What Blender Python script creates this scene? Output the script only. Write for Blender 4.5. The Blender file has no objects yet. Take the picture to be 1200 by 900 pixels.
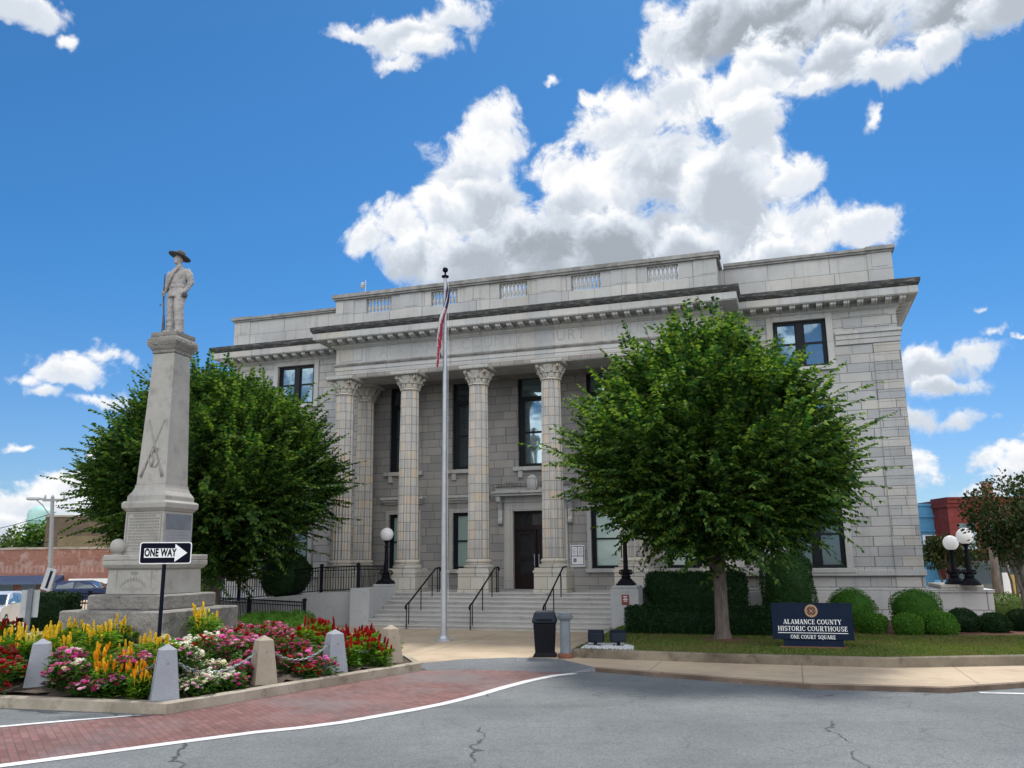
import bpy, bmesh, math, random
import numpy as np
from mathutils import Vector, Matrix
random.seed(11)
rng = np.random.default_rng(5)
sc = bpy.context.scene
COL = sc.collection
R = math.radians
PI = math.pi

# ------------------------------------------------------------------ camera model
SC = 2.5 / 2.7
CAMH = 2.5
F = 988.743
PITCH, ROLL, YAW = R(11.808), R(-.523), R(17.997)
BX, BY = .235 * SC, 37.125 * SC
CY, SY = math.cos(YAW), math.sin(YAW)

def ray(px, py):
    qx, qy = px - 600, 450 - py
    a = (qx * math.cos(ROLL) - qy * math.sin(ROLL)) / F
    b = (qx * math.sin(ROLL) + qy * math.cos(ROLL)) / F
    return Vector((a, math.cos(PITCH) - b * math.sin(PITCH), math.sin(PITCH) + b * math.cos(PITCH)))

def at(px, py, Y):
    r = ray(px, py)
    return r * (Y / r.y) + Vector((0, 0, CAMH))

def G(px, py, z=0):
    r = ray(px, py)
    return r * ((z - CAMH) / r.z) + Vector((0, 0, CAMH))

def L2W(x, y, z=0):
    return Vector((BX + x * CY + y * SY, BY - x * SY + y * CY, z))

def Lp(px, py, v):
    """point of the photo's ray on the plane v metres in front of the facade line (world space)"""
    r = ray(px, py)
    t = (v - BX * SY - BY * CY) / (-(r.x * SY + r.y * CY))
    return r * t + Vector((0, 0, CAMH))
def toL(p):
    dx, dy = p.x - BX, p.y - BY
    return Vector((dx * CY - dy * SY, dx * SY + dy * CY, p.z))


cd = bpy.data.cameras.new('camera')
cam = bpy.data.objects.new('camera', cd)
COL.objects.link(cam)
cd.sensor_width = 36
cd.lens = F / 1200 * 36
cd.clip_end = 5000
_R = Vector((1, 0, 0)); _U = Vector((0, -math.sin(PITCH), math.cos(PITCH))); _F = Vector((0, math.cos(PITCH), math.sin(PITCH)))
_X = _R * math.cos(ROLL) + _U * math.sin(ROLL)
_Y = -_R * math.sin(ROLL) + _U * math.cos(ROLL)
cam.matrix_world = Matrix(((_X.x, _Y.x, -_F.x, 0), (_X.y, _Y.y, -_F.y, 0), (_X.z, _Y.z, -_F.z, CAMH), (0, 0, 0, 1)))
sc.camera = cam

# ------------------------------------------------------------------ node helpers
def nd(t, typ, ins=None, **props):
    n = t.nodes.new(typ)
    for k, v in props.items():
        setattr(n, k, v)
    for k, v in (ins or {}).items():
        s = n.inputs[k]
        if isinstance(v, bpy.types.NodeSocket):
            t.links.new(v, s)
        else:
            s.default_value = v
    return n

def mth(t, op, a, b=None, c=None, clamp=False):
    ins = {0: a}
    if b is not None: ins[1] = b
    if c is not None: ins[2] = c
    return nd(t, 'ShaderNodeMath', ins, operation=op, use_clamp=clamp).outputs[0]

def vm(t, op, a, b=None, scale=None):
    ins = {0: a}
    if b is not None: ins[1] = b
    if scale is not None: ins['Scale'] = scale
    n = nd(t, 'ShaderNodeVectorMath', ins, operation=op)
    return n.outputs['Value'] if op in ('LENGTH', 'DOT_PRODUCT', 'DISTANCE') else n.outputs[0]

def mixc(t, f, a, b, blend='MIX'):
    n = nd(t, 'ShaderNodeMix', data_type='RGBA', blend_type=blend)
    for idx, v in ((0, f), (6, a), (7, b)):
        if isinstance(v, bpy.types.NodeSocket):
            t.links.new(v, n.inputs[idx])
        else:
            n.inputs[idx].default_value = (tuple(v) + (1,))[:4] if not isinstance(v, (int, float)) else v
    return n.outputs[2]

def ramp(t, f, stops, interp='LINEAR'):
    n = nd(t, 'ShaderNodeValToRGB', {0: f})
    cr = n.color_ramp
    cr.interpolation = interp
    while len(cr.elements) < len(stops):
        cr.elements.new(.5)
    for e, (p, c) in zip(cr.elements, stops):
        e.position = p
        e.color = (tuple(c) + (1,))[:4] if not isinstance(c, (int, float)) else (c, c, c, 1)
    return n.outputs[0]

def noise(t, vec, scale, detail=4, rough=.55, dist=0):
    return nd(t, 'ShaderNodeTexNoise', {'Vector': vec, 'Scale': scale, 'Detail': detail, 'Roughness': rough, 'Distortion': dist}).outputs[0]

def smooth(t, v, a, b):
    return nd(t, 'ShaderNodeMapRange', {0: v, 1: a, 2: b, 3: 0, 4: 1}, interpolation_type='SMOOTHSTEP').outputs[0]

def newmat(name):
    m = bpy.data.materials.new(name)
    m.use_nodes = True
    t = m.node_tree
    b = t.nodes['Principled BSDF']
    return m, t, b

def setin(t, b, **kw):
    for k, v in kw.items():
        k = k.replace('_', ' ')
        if isinstance(v, bpy.types.NodeSocket):
            t.links.new(v, b.inputs[k])
        else:
            b.inputs[k].default_value = (tuple(v) + (1,))[:4] if isinstance(v, (tuple, list)) else v

def bump(t, b, h, strength=.3, dist=.02):
    n = nd(t, 'ShaderNodeBump', {'Height': h, 'Strength': strength, 'Distance': dist})
    t.links.new(n.outputs[0], b.inputs['Normal'])

def M_plain(name, col, rough=.6, metal=0, var=.15, scale=3, bmp=.1, spec=.5, coord='Object'):
    m, t, b = newmat(name)
    tc = nd(t, 'ShaderNodeTexCoord').outputs[coord]
    n = noise(t, tc, scale, 6, .65)
    f = nd(t, 'ShaderNodeMapRange', {0: n, 1: .25, 2: .75, 3: 1 - var, 4: 1 + var}).outputs[0]
    c = vm(t, 'SCALE', tuple(col), scale=f)
    setin(t, b, Base_Color=c, Roughness=rough, Metallic=metal, Specular_IOR_Level=spec)
    if bmp:
        bump(t, b, noise(t, tc, scale * 12, 3), bmp, .01)
    return m

STONE = [(0, (0.329, 0.335, 0.343)), (0.22, (0.447, 0.439, 0.425)), (0.4, (0.392, 0.401, 0.406)), (0.55, (0.486, 0.473, 0.450)), (0.7, (0.353, 0.367, 0.380)), (0.85, (0.471, 0.439, 0.391)), (1, (0.455, 0.455, 0.447))]
FACE = [(0, (0.392, 0.401, 0.405)), (0.3, (0.455, 0.455, 0.441)), (0.5, (0.423, 0.427, 0.427)), (0.75, (0.485, 0.477, 0.453)), (0.88, (0.455, 0.431, 0.386)), (1, (0.462, 0.462, 0.453))]
TAN = [(0, (0.428, 0.424, 0.420)), (0.2, (0.538, 0.513, 0.471)), (0.4, (0.475, 0.467, 0.450)), (0.5, (0.569, 0.536, 0.487)), (0.63, (0.585, 0.498, 0.390)), (0.78, (0.499, 0.474, 0.442)), (0.9, (0.601, 0.521, 0.420)), (1, (0.459, 0.459, 0.457))]

def M_ashlar(name, pal, bw=.85, bh=.36, mort=.015, cyl=0, streak=.35, mcol=(.11, .108, .105), zoff=0.0, nflute=0):
    """coursed blocks, each with its own tone; stains run down the wall"""
    m, t, b = newmat(name)
    tc = nd(t, 'ShaderNodeTexCoord')
    P = nd(t, 'ShaderNodeSeparateXYZ', {0: tc.outputs['Object']})
    x, y, z = P.outputs
    if cyl:
        u = mth(t, 'MULTIPLY', mth(t, 'ARCTAN2', x, y), cyl)
    else:
        N = nd(t, 'ShaderNodeSeparateXYZ', {0: tc.outputs['Normal']})
        side = mth(t, 'GREATER_THAN', mth(t, 'ABSOLUTE', N.outputs[0]), .7)
        u = mth(t, 'ADD', mth(t, 'MULTIPLY', x, mth(t, 'SUBTRACT', 1, side)), mth(t, 'MULTIPLY', y, side))
    zz = mth(t, 'ADD', z, zoff)
    row = mth(t, 'FLOOR', mth(t, 'DIVIDE', zz, bh))
    wn = nd(t, 'ShaderNodeTexWhiteNoise', {'W': row}, noise_dimensions='1D').outputs['Value']
    uo = mth(t, 'DIVIDE', mth(t, 'ADD', u, mth(t, 'MULTIPLY', wn, 3.7 if not cyl else 0)), bw)
    if not cyl:   # blocks of unequal length
        uo = mth(t, 'ADD', uo, mth(t, 'MULTIPLY', mth(t, 'SINE', mth(t, 'ADD', mth(t, 'MULTIPLY', uo, 2.3), row)), .16))
    colm = mth(t, 'FLOOR', uo)
    fu = mth(t, 'MULTIPLY', mth(t, 'ABSOLUTE', mth(t, 'SUBTRACT', mth(t, 'FRACT', uo), .5)), bw)
    fz = mth(t, 'MULTIPLY', mth(t, 'ABSOLUTE', mth(t, 'SUBTRACT', mth(t, 'FRACT', mth(t, 'DIVIDE', zz, bh)), .5)), bh)
    e = mth(t, 'MAXIMUM', smooth(t, fu, bw / 2 - mort * 1.4, bw / 2 - mort * .4), smooth(t, fz, bh / 2 - mort * 1.4, bh / 2 - mort * .4))
    cell = nd(t, 'ShaderNodeCombineXYZ', {0: colm, 1: row, 2: 0}).outputs[0]
    rnd = nd(t, 'ShaderNodeTexWhiteNoise', {'Vector': cell}, noise_dimensions='3D').outputs['Value']
    c = ramp(t, rnd, pal)
    big = noise(t, tc.outputs['Object'], .5, 4)
    c = mixc(t, 1, c, ramp(t, big, [(.3, .82), (.7, 1.1)]), 'MULTIPLY')
    sv = nd(t, 'ShaderNodeMapping', {'Vector': tc.outputs['Object'], 'Scale': (3.2, 3.2, .22)}).outputs[0]
    st = smooth(t, noise(t, sv, 1.0, 6, .65), .52, .8)
    c = mixc(t, mth(t, 'MULTIPLY', st, streak), c, (.14, .135, .13))
    gr = noise(t, tc.outputs['Object'], 30, 4, .7)
    c = mixc(t, 1, c, ramp(t, gr, [(.25, .86), (.75, 1.12)]), 'MULTIPLY')
    c = mixc(t, mth(t, 'MULTIPLY', e, .8), c, mcol)
    setin(t, b, Base_Color=c, Roughness=.75, Specular_IOR_Level=.3)
    bump(t, b, mth(t, 'SUBTRACT', mth(t, 'MULTIPLY', gr, .3), e), .35, .012)
    return m

def M_leaf(name, c1, c2, c3, trans=.35, rough=.6, patchy=None):
    m, t, b = newmat(name)
    g = nd(t, 'ShaderNodeNewGeometry')
    rp = g.outputs['Random Per Island']
    c = ramp(t, rp, [(0, c1), (.48, c2), (1, c3)])
    if patchy:
        tco = nd(t, 'ShaderNodeTexCoord').outputs['Object']
        c = mixc(t, mth(t, 'MULTIPLY', smooth(t, noise(t, tco, .55, 5, .65), .42, .68), .75), c, patchy)
    setin(t, b, Base_Color=c, Roughness=rough, Specular_IOR_Level=.12)
    tr = nd(t, 'ShaderNodeBsdfTranslucent', {'Color': mixc(t, 1, c, (1.5, 1.5, .55), 'MULTIPLY')})
    mx = nd(t, 'ShaderNodeMixShader', {0: trans, 1: b.outputs[0], 2: tr.outputs[0]})
    t.links.new(mx.outputs[0], t.nodes['Material Output'].inputs[0])
    return m

def M_asphalt(name, c1, c2):
    m, t, b = newmat(name)
    tc = nd(t, 'ShaderNodeTexCoord').outputs['Object']
    big = noise(t, tc, .28, 5, .6)
    c = mixc(t, smooth(t, big, .3, .7), c1, c2)
    sp = nd(t, 'ShaderNodeMapping', {'Vector': tc, 'Rotation': (0, 0, R(-28)), 'Scale': (.12, 1.4, 1)}).outputs[0]
    c = mixc(t, mth(t, 'MULTIPLY', smooth(t, noise(t, sp, 1, 4), .5, .75), .35), c, tuple(v * .68 for v in c1))
    fine = noise(t, tc, 42, 3, .8)
    c = mixc(t, 1, c, ramp(t, fine, [(.3, .62), (.7, 1.36)]), 'MULTIPLY')
    spk = nd(t, 'ShaderNodeTexVoronoi', {'Vector': tc, 'Scale': 34.0}).outputs['Color']
    c = mixc(t, .55, c, mixc(t, 1, c, ramp(t, spk, [(0, .6), (1, 1.5)]), 'MULTIPLY'))
    wv = vm(t, 'ADD', tc, vm(t, 'SCALE', nd(t, 'ShaderNodeTexNoise', {'Vector': tc, 'Scale': 1.1, 'Detail': 5.0}).outputs['Color'], scale=.8))
    ed = nd(t, 'ShaderNodeTexVoronoi', {'Vector': wv, 'Scale': .16}, feature='DISTANCE_TO_EDGE').outputs['Distance']
    cr = mth(t, 'MULTIPLY', mth(t, 'SUBTRACT', 1, smooth(t, ed, .0012, .0042)), smooth(t, noise(t, tc, .55, 3), .46, .56))
    c = mixc(t, mth(t, 'MULTIPLY', cr, .75), c, (.018, .019, .02))
    ed2 = nd(t, 'ShaderNodeTexVoronoi', {'Vector': wv, 'Scale': .62}, feature='DISTANCE_TO_EDGE').outputs['Distance']
    cr2 = mth(t, 'MULTIPLY', mth(t, 'SUBTRACT', 1, smooth(t, ed2, .004, .012)), smooth(t, noise(t, tc, .35, 4), .44, .62))
    c = mixc(t, mth(t, 'MULTIPLY', cr2, .38), c, (.03, .031, .032))
    c = mixc(t, mth(t, 'MULTIPLY', smooth(t, noise(t, tc, 2.6, 6, .7), .50, .72), .28), c, (.06, .062, .065))
    ol = smooth(t, noise(t, tc, .55, 3), .66, .78)
    c = mixc(t, mth(t, 'MULTIPLY', ol, .3), c, (.05, .052, .055))
    setin(t, b, Base_Color=c, Roughness=.85, Specular_IOR_Level=.3)
    bump(t, b, mth(t, 'SUBTRACT', fine, cr), .5, .012)
    return m

def M_concrete(name, c1, c2, joint=0, rot=0, dirt=.3, rock=0):
    m, t, b = newmat(name)
    tc = nd(t, 'ShaderNodeTexCoord').outputs['Object']
    c = mixc(t, smooth(t, noise(t, tc, .7, 6, .65), .3, .7), c1, c2)
    c = mixc(t, mth(t, 'MULTIPLY', smooth(t, noise(t, tc, 2.3, 7, .7), .5, .75), dirt), c, tuple(v * .5 for v in c1))
    gr = noise(t, tc, 40, 3, .75)
    c = mixc(t, 1, c, ramp(t, gr, [(.25, .84), (.75, 1.12)]), 'MULTIPLY')
    h = mth(t, 'MULTIPLY', gr, .3)
    if joint:
        mp = nd(t, 'ShaderNodeMapping', {'Vector': tc, 'Rotation': (0, 0, rot)}).outputs[0]
        S = nd(t, 'ShaderNodeSeparateXYZ', {0: mp})
        es = []
        for k in (0, 1):
            fr = mth(t, 'ABSOLUTE', mth(t, 'SUBTRACT', mth(t, 'FRACT', mth(t, 'DIVIDE', S.outputs[k], joint)), .5))
            es.append(smooth(t, fr, .5 - .02 / joint, .5 - .006 / joint))
        e = mth(t, 'MAXIMUM', es[0], es[1])
        c = mixc(t, mth(t, 'MULTIPLY', e, .65), c, (.12, .11, .10))
        h = mth(t, 'SUBTRACT', h, e)
    setin(t, b, Base_Color=c, Roughness=.85, Specular_IOR_Level=.3)
    if rock: bump(t, b, mth(t, 'ADD', h, mth(t, 'MULTIPLY', noise(t, tc, 3.2, 6, .6), 5)), .9, rock)
    else: bump(t, b, h, .3, .01)
    return m

def M_brick(name, c1, c2, mortar, bw, bh, flat=False, rot=0, patch=None, msize=.012):
    m, t, b = newmat(name)
    tcn = nd(t, 'ShaderNodeTexCoord')
    tc = tcn.outputs['Object']
    if flat:
        v = nd(t, 'ShaderNodeMapping', {'Vector': tc, 'Rotation': (0, 0, rot)}).outputs[0]
    else:
        S = nd(t, 'ShaderNodeSeparateXYZ', {0: tc})
        N = nd(t, 'ShaderNodeSeparateXYZ', {0: tcn.outputs['Normal']})
        side = mth(t, 'GREATER_THAN', mth(t, 'ABSOLUTE', N.outputs[0]), .7)
        u = mth(t, 'ADD', mth(t, 'MULTIPLY', S.outputs[0], mth(t, 'SUBTRACT', 1, side)), mth(t, 'MULTIPLY', S.outputs[1], side))
        v = nd(t, 'ShaderNodeCombineXYZ', {0: u, 1: S.outputs[2], 2: 0}).outputs[0]
    br = nd(t, 'ShaderNodeTexBrick', {'Vector': v, 'Color1': tuple(c1) + (1,), 'Color2': tuple(c2) + (1,), 'Mortar': tuple(mortar) + (1,), 'Scale': 1.0,
                                     'Mortar Size': msize, 'Mortar Smooth': .2, 'Bias': 0.0, 'Brick Width': bw, 'Row Height': bh})
    c = br.outputs[0]
    c = mixc(t, 1, c, ramp(t, noise(t, tc, .6, 6, .65), [(.28, .7), (.72, 1.2)]), 'MULTIPLY')
    c = mixc(t, 1, c, ramp(t, noise(t, tc, 22, 4, .7), [(.25, .78), (.75, 1.2)]), 'MULTIPLY')
    if flat:
        c = mixc(t, mth(t, 'MULTIPLY', smooth(t, noise(t, tc, .35, 6, .6), .42, .68), .65), c, (.15, .145, .15))
    if patch:
        c = mixc(t, mth(t, 'MULTIPLY', smooth(t, noise(t, tc, 1.0, 6, .7), .5, .62), .5), c, patch)
    setin(t, b, Base_Color=c, Roughness=.85, Specular_IOR_Level=.3)
    bump(t, b, mth(t, 'SUBTRACT', 1, br.outputs['Fac']), .4, .008)
    return m

def M_glass(name, col, metal, rough=.03, blind=None):
    m, t, b = newmat(name)
    tc = nd(t, 'ShaderNodeTexCoord').outputs['Object']
    setin(t, b, Base_Color=col, Metallic=metal, Roughness=rough, Coat_Weight=.8, Coat_Roughness=.02)
    bump(t, b, noise(t, tc, 1.1, 2), .06, .05)
    return m

def M_bark(name, col):
    m, t, b = newmat(name)
    tc = nd(t, 'ShaderNodeTexCoord').outputs['Object']
    mp = nd(t, 'ShaderNodeMapping', {'Vector': tc, 'Scale': (9, 9, 1.6)}).outputs[0]
    n = noise(t, mp, 1.5, 6, .7)
    c = mixc(t, smooth(t, n, .35, .65), tuple(v * .5 for v in col), col)
    setin(t, b, Base_Color=c, Roughness=.9)
    bump(t, b, n, .6, .03)
    return m

MAT = {}
MAT['ashlar'] = M_ashlar('ashlar_stone', STONE, .92, .36, streak=.55)
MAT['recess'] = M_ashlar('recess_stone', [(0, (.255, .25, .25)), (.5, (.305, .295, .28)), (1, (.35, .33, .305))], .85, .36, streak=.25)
MAT['fluted'] = M_ashlar('fluted_block_stone', TAN, 2 * PI * .43 / 10, .37, mort=.012, cyl=.43, streak=.18, mcol=(.12, .12, .125))
MAT['pedestal'] = M_ashlar('pedestal_stone', [(0, (.44, .42, .38)), (.5, (.53, .48, .40)), (1, (.50, .49, .46))], .7, .47, streak=.3)
MAT['face'] = M_ashlar('facing_stone', FACE, .95, 3.0, mort=.009, streak=.55, zoff=1.35, mcol=(.22, .22, .22))
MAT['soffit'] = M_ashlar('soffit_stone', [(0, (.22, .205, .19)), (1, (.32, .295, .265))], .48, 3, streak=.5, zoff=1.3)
MAT['plinth'] = M_ashlar('plinth_stone', [(0, (.45, .455, .46)), (1, (.53, .525, .51))], 1.3, .66, streak=.3)
MAT['parapet'] = M_ashlar('parapet_stone', FACE, 1.3, 1.05, mort=.01, streak=.7, zoff=.3)
MAT['letter'] = M_plain('carved_letter_stone', (.36, .37, .385), .8, var=.15)

def M_gutter():
    m, t, b = newmat('weathered_dark_stone')
    tc = nd(t, 'ShaderNodeTexCoord').outputs['Object']
    n = noise(t, nd(t, 'ShaderNodeMapping', {'Vector': tc, 'Scale': (2.2, 2.2, 9)}).outputs[0], 1.4, 6, .7)
    c = ramp(t, n, [(.3, (.02, .021, .022)), (.52, (.05, .05, .05)), (.72, (.21, .205, .19))])
    setin(t, b, Base_Color=c, Roughness=.85)
    return m
MAT['gutter'] = M_gutter()
MAT['cap'] = M_plain('weathered_cap_stone', (.24, .235, .225), .85, var=.55, scale=2.2)
MAT['concrete'] = M_concrete('step_concrete', (.37, .365, .35), (.45, .44, .42), dirt=.5)
MAT['cheek'] = M_concrete('cheek_wall_concrete', (.36, .37, .38), (.43, .435, .44), dirt=.35)
MAT['walk'] = M_concrete('sidewalk_concrete', (.39, .305, .215), (.48, .385, .275), joint=3.2, rot=YAW, dirt=.35)
MAT['curb'] = M_concrete('curb_concrete', (.25, .215, .165), (.42, .37, .30), dirt=.95)
MAT['curbdark'] = M_concrete('stained_curb_concrete', (.085, .062, .05), (.17, .125, .095), dirt=.6)
MAT['road'] = M_asphalt('road_asphalt', (.108, .119, .123), (.158, .169, .173))
MAT['apron'] = M_asphalt('apron_asphalt', (.12, .13, .14), (.145, .155, .165))
MAT['paver'] = M_brick('brick_pavers', (.15, .066, .06), (.22, .105, .097), (.10, .07, .065), .22, .11, True, R(57), msize=.009)
MAT['paint'] = M_concrete('road_paint', (.50, .51, .52), (.68, .68, .68), dirt=.6)
MAT['soil'] = M_plain('dark_soil', (.06, .042, .03), .95, var=.5, scale=8, bmp=.5)
MAT['mulch'] = M_plain('red_mulch', (.11, .045, .028), .95, var=.5, scale=14, bmp=.6)
MAT['lawncurb'] = M_concrete('lawn_curb_concrete', (.095, .078, .058), (.235, .20, .15), dirt=.95)
MAT['grassbase'] = M_plain('lawn_base', (.065, .095, .026), .95, var=.4, scale=1.6)
MAT['grass'] = M_leaf('grass_blade', (.055, .10, .02), (.09, .15, .032), (.19, .18, .065), .3, patchy=(.15, .135, .055))
MAT['earth'] = M_plain('far_ground', (.12, .13, .10), .95, var=.4, scale=.05)
MAT['black'] = M_plain('black_painted_metal', (.006, .007, .011), .55, .0, var=.3, spec=.1)
MAT['winframe'] = M_plain('dark_window_frame', (.008, .011, .015), .5, var=.3, spec=.2)
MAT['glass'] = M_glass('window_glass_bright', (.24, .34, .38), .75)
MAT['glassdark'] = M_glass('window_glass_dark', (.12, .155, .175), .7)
MAT['blind'] = M_glass('window_glass_with_blind', (.30, .40, .36), .15, .25)
MAT['door'] = M_plain('dark_brown_door', (.016, .009, .009), .45, var=.3, spec=.2)
MAT['white'] = M_plain('white_enamel', (.8, .8, .8), .35, var=.05)
MAT['globe'] = M_plain('milk_glass', (.93, .93, .92), .25, var=.02, bmp=0)
_t = MAT['globe'].node_tree; _b = _t.nodes['Principled BSDF']
_tr = nd(_t, 'ShaderNodeBsdfTranslucent', {'Color': (.97, .97, .96, 1)})
_mx = nd(_t, 'ShaderNodeMixShader', {0: .45, 1: _b.outputs[0], 2: _tr.outputs[0]})
_t.links.new(_mx.outputs[0], _t.nodes['Material Output'].inputs[0])
MAT['marble'] = M_concrete('monument_marble', (.30, .29, .265), (.39, .375, .345), dirt=.65)
MAT['granite'] = M_concrete('rough_granite', (.19, .18, .165), (.28, .265, .24), dirt=.8, rock=.035)
MAT['statue'] = M_concrete('statue_marble', (.27, .255, .245), (.46, .435, .415), dirt=.95)
MAT['plaque'] = M_plain('dark_plaque', (.16, .18, .21), .4, var=.25)
MAT['carve'] = M_plain('carved_line', (.245, .235, .215), .8, var=.2)
MAT['hatstone'] = M_plain('blackened_stone', (.09, .085, .085), .85, var=.5, scale=6)
MAT['bollard'] = M_concrete('bollard_granite', (.245, .26, .295), (.31, .325, .355), dirt=.2)
MAT['bollardtan'] = M_concrete('bollard_sandstone', (.29, .24, .185), (.38, .325, .255), dirt=.35)
MAT['chain'] = M_plain('galvanised_chain', (.25, .29, .28), .45, .6)
MAT['signblack'] = M_plain('sign_black', (.005, .005, .014), .6, var=.1, bmp=0, spec=.06)
MAT['signwhite'] = M_plain('sign_white', (.78, .79, .8), .4, var=.06, bmp=0)
MAT['post'] = M_plain('navy_post', (.005, .007, .016), .6, .0, spec=.08)
MAT['navy'] = M_plain('navy_sign_face', (.009, .017, .036), .6, var=.2, bmp=0, spec=.06)
MAT['gold'] = M_plain('dull_gold', (.36, .24, .12), .4, .5)
MAT['maroon'] = M_plain('seal_maroon', (.07, .02, .02), .5)
MAT['alu'] = M_plain('brushed_aluminium', (.40, .42, .45), .5, .45)
MAT['binlid'] = M_plain('bin_lid_plastic', (.010, .016, .028), .5, var=.2, spec=.2)
MAT['bin'] = M_plain('bin_body_plastic', (.004, .005, .008), .5, var=.3, spec=.15)
MAT['urn'] = M_concrete('grey_cast_concrete', (.12, .145, .17), (.20, .225, .25), dirt=.6)
MAT['rust'] = M_plain('rusty_base', (.15, .06, .035), .8, var=.4, scale=8)
MAT['gravel'] = M_plain('white_gravel', (.48, .495, .52), .9, var=.35, scale=18, bmp=.6)
MAT['bark'] = M_bark('grey_bark', (.17, .14, .115))
MAT['barkdark'] = M_bark('brown_bark', (.13, .105, .09))
MAT['leaf'] = M_leaf('zelkova_leaf', (.012, .045, .016), (.038, .102, .024), (.165, .245, .046), .46)
MAT['leaf2'] = M_leaf('zelkova_leaf_deep', (.011, .042, .016), (.034, .092, .023), (.145, .22, .044), .44)
MAT['boxleaf'] = M_leaf('boxwood_leaf', (.03, .10, .015), (.07, .185, .025), (.14, .28, .04), .32)
MAT['yewleaf'] = M_leaf('arborvitae_leaf', (.012, .042, .012), (.024, .07, .018), (.045, .10, .024), .15)
MAT['hedgeleaf'] = M_leaf('yew_leaf', (.008, .024, .009), (.014, .040, .013), (.028, .065, .018), .12)
MAT['myrtle'] = M_leaf('myrtle_leaf', (.014, .036, .013), (.028, .052, .017), (.06, .056, .02), .25)
MAT['farleaf'] = M_leaf('far_leaf', (.04, .075, .02), (.07, .115, .03), (.12, .17, .05), .3)
MAT['celleaf'] = M_leaf('celosia_leaf', (.04, .12, .014), (.085, .20, .02), (.16, .28, .03), .4)
MAT['plantleaf'] = M_leaf('plant_leaf', (.022, .075, .014), (.045, .125, .02), (.09, .18, .03), .3)
for nm, c in dict(lemon=(.78, .68, .16), yellow=(.82, .60, .05), red=(.42, .012, .012), magenta=(.48, .035, .20), pink=(.66, .17, .45), pale=(.75, .42, .60), snow=(.80, .78, .80), orange=(.82, .36, .015), crimson=(.30, .008, .02)).items():
    MAT[nm] = M_leaf('petal_' + nm, tuple(v * .75 for v in c), c, tuple(min(1, v * 1.15 + .02) for v in c), .25, .6)
MAT['brickred'] = M_brick('old_red_brick', (.20, .058, .038), (.28, .095, .06), (.21, .13, .10), .22, .075, patch=None)
MAT['brickfaded'] = M_brick('faded_red_brick', (.25, .09, .062), (.33, .135, .095), (.26, .18, .15), .22, .075, patch=(.42, .35, .32))
MAT['brickbrown'] = M_brick('brown_brick', (.11, .078, .05), (.15, .11, .07), (.13, .10, .075), .24, .08)
MAT['walltan'] = M_brick('tan_wall_tone', (.20, .155, .08), (.25, .195, .105), (.17, .13, .09), .24, .08)
MAT['maroonbrick'] = M_brick('maroon_brick', (.16, .022, .022), (.22, .04, .036), (.12, .04, .035), .22, .075)
MAT['bluewall'] = M_plain('blue_painted_wall', (.075, .27, .48), .7, var=.12)
MAT['towergreen'] = M_plain('pale_green_steel', (.36, .58, .53), .5, var=.08)
MAT['greypole'] = M_concrete('grey_pole', (.26, .27, .28), (.33, .34, .35))
MAT['carpaint'] = M_plain('silver_car_paint', (.62, .63, .65), .25, .4, var=.03, bmp=0)
MAT['carblue'] = M_plain('blue_car_paint', (.015, .03, .09), .25, .3, var=.03, bmp=0)
MAT['tyre'] = M_plain('tyre_rubber', (.012, .012, .013), .8)
MAT['carglass'] = M_glass('car_glass', (.05, .07, .09), .5)
MAT['lampred'] = M_plain('red_lens', (.35, .01, .01), .2)
MAT['flagred'] = M_plain('flag_red', (.30, .018, .035), .8, var=.15)
MAT['flagwhite'] = M_plain('flag_white', (.52, .51, .54), .8, var=.1)
MAT['flagblue'] = M_plain('flag_blue', (.012, .02, .08), .8, var=.15)
MAT['redsign'] = M_plain('red_sign', (.17, .03, .02), .5)
MAT['bluesign'] = M_plain('blue_print', (.03, .05, .22), .5)
MAT['greysign'] = M_plain('grey_sign_back', (.40, .42, .43), .5, .3)
MAT['awning'] = M_plain('blue_awning', (.06, .09, .17), .7)
MAT['roof'] = M_plain('flat_roof_membrane', (.22, .22, .22), .9)

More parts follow.
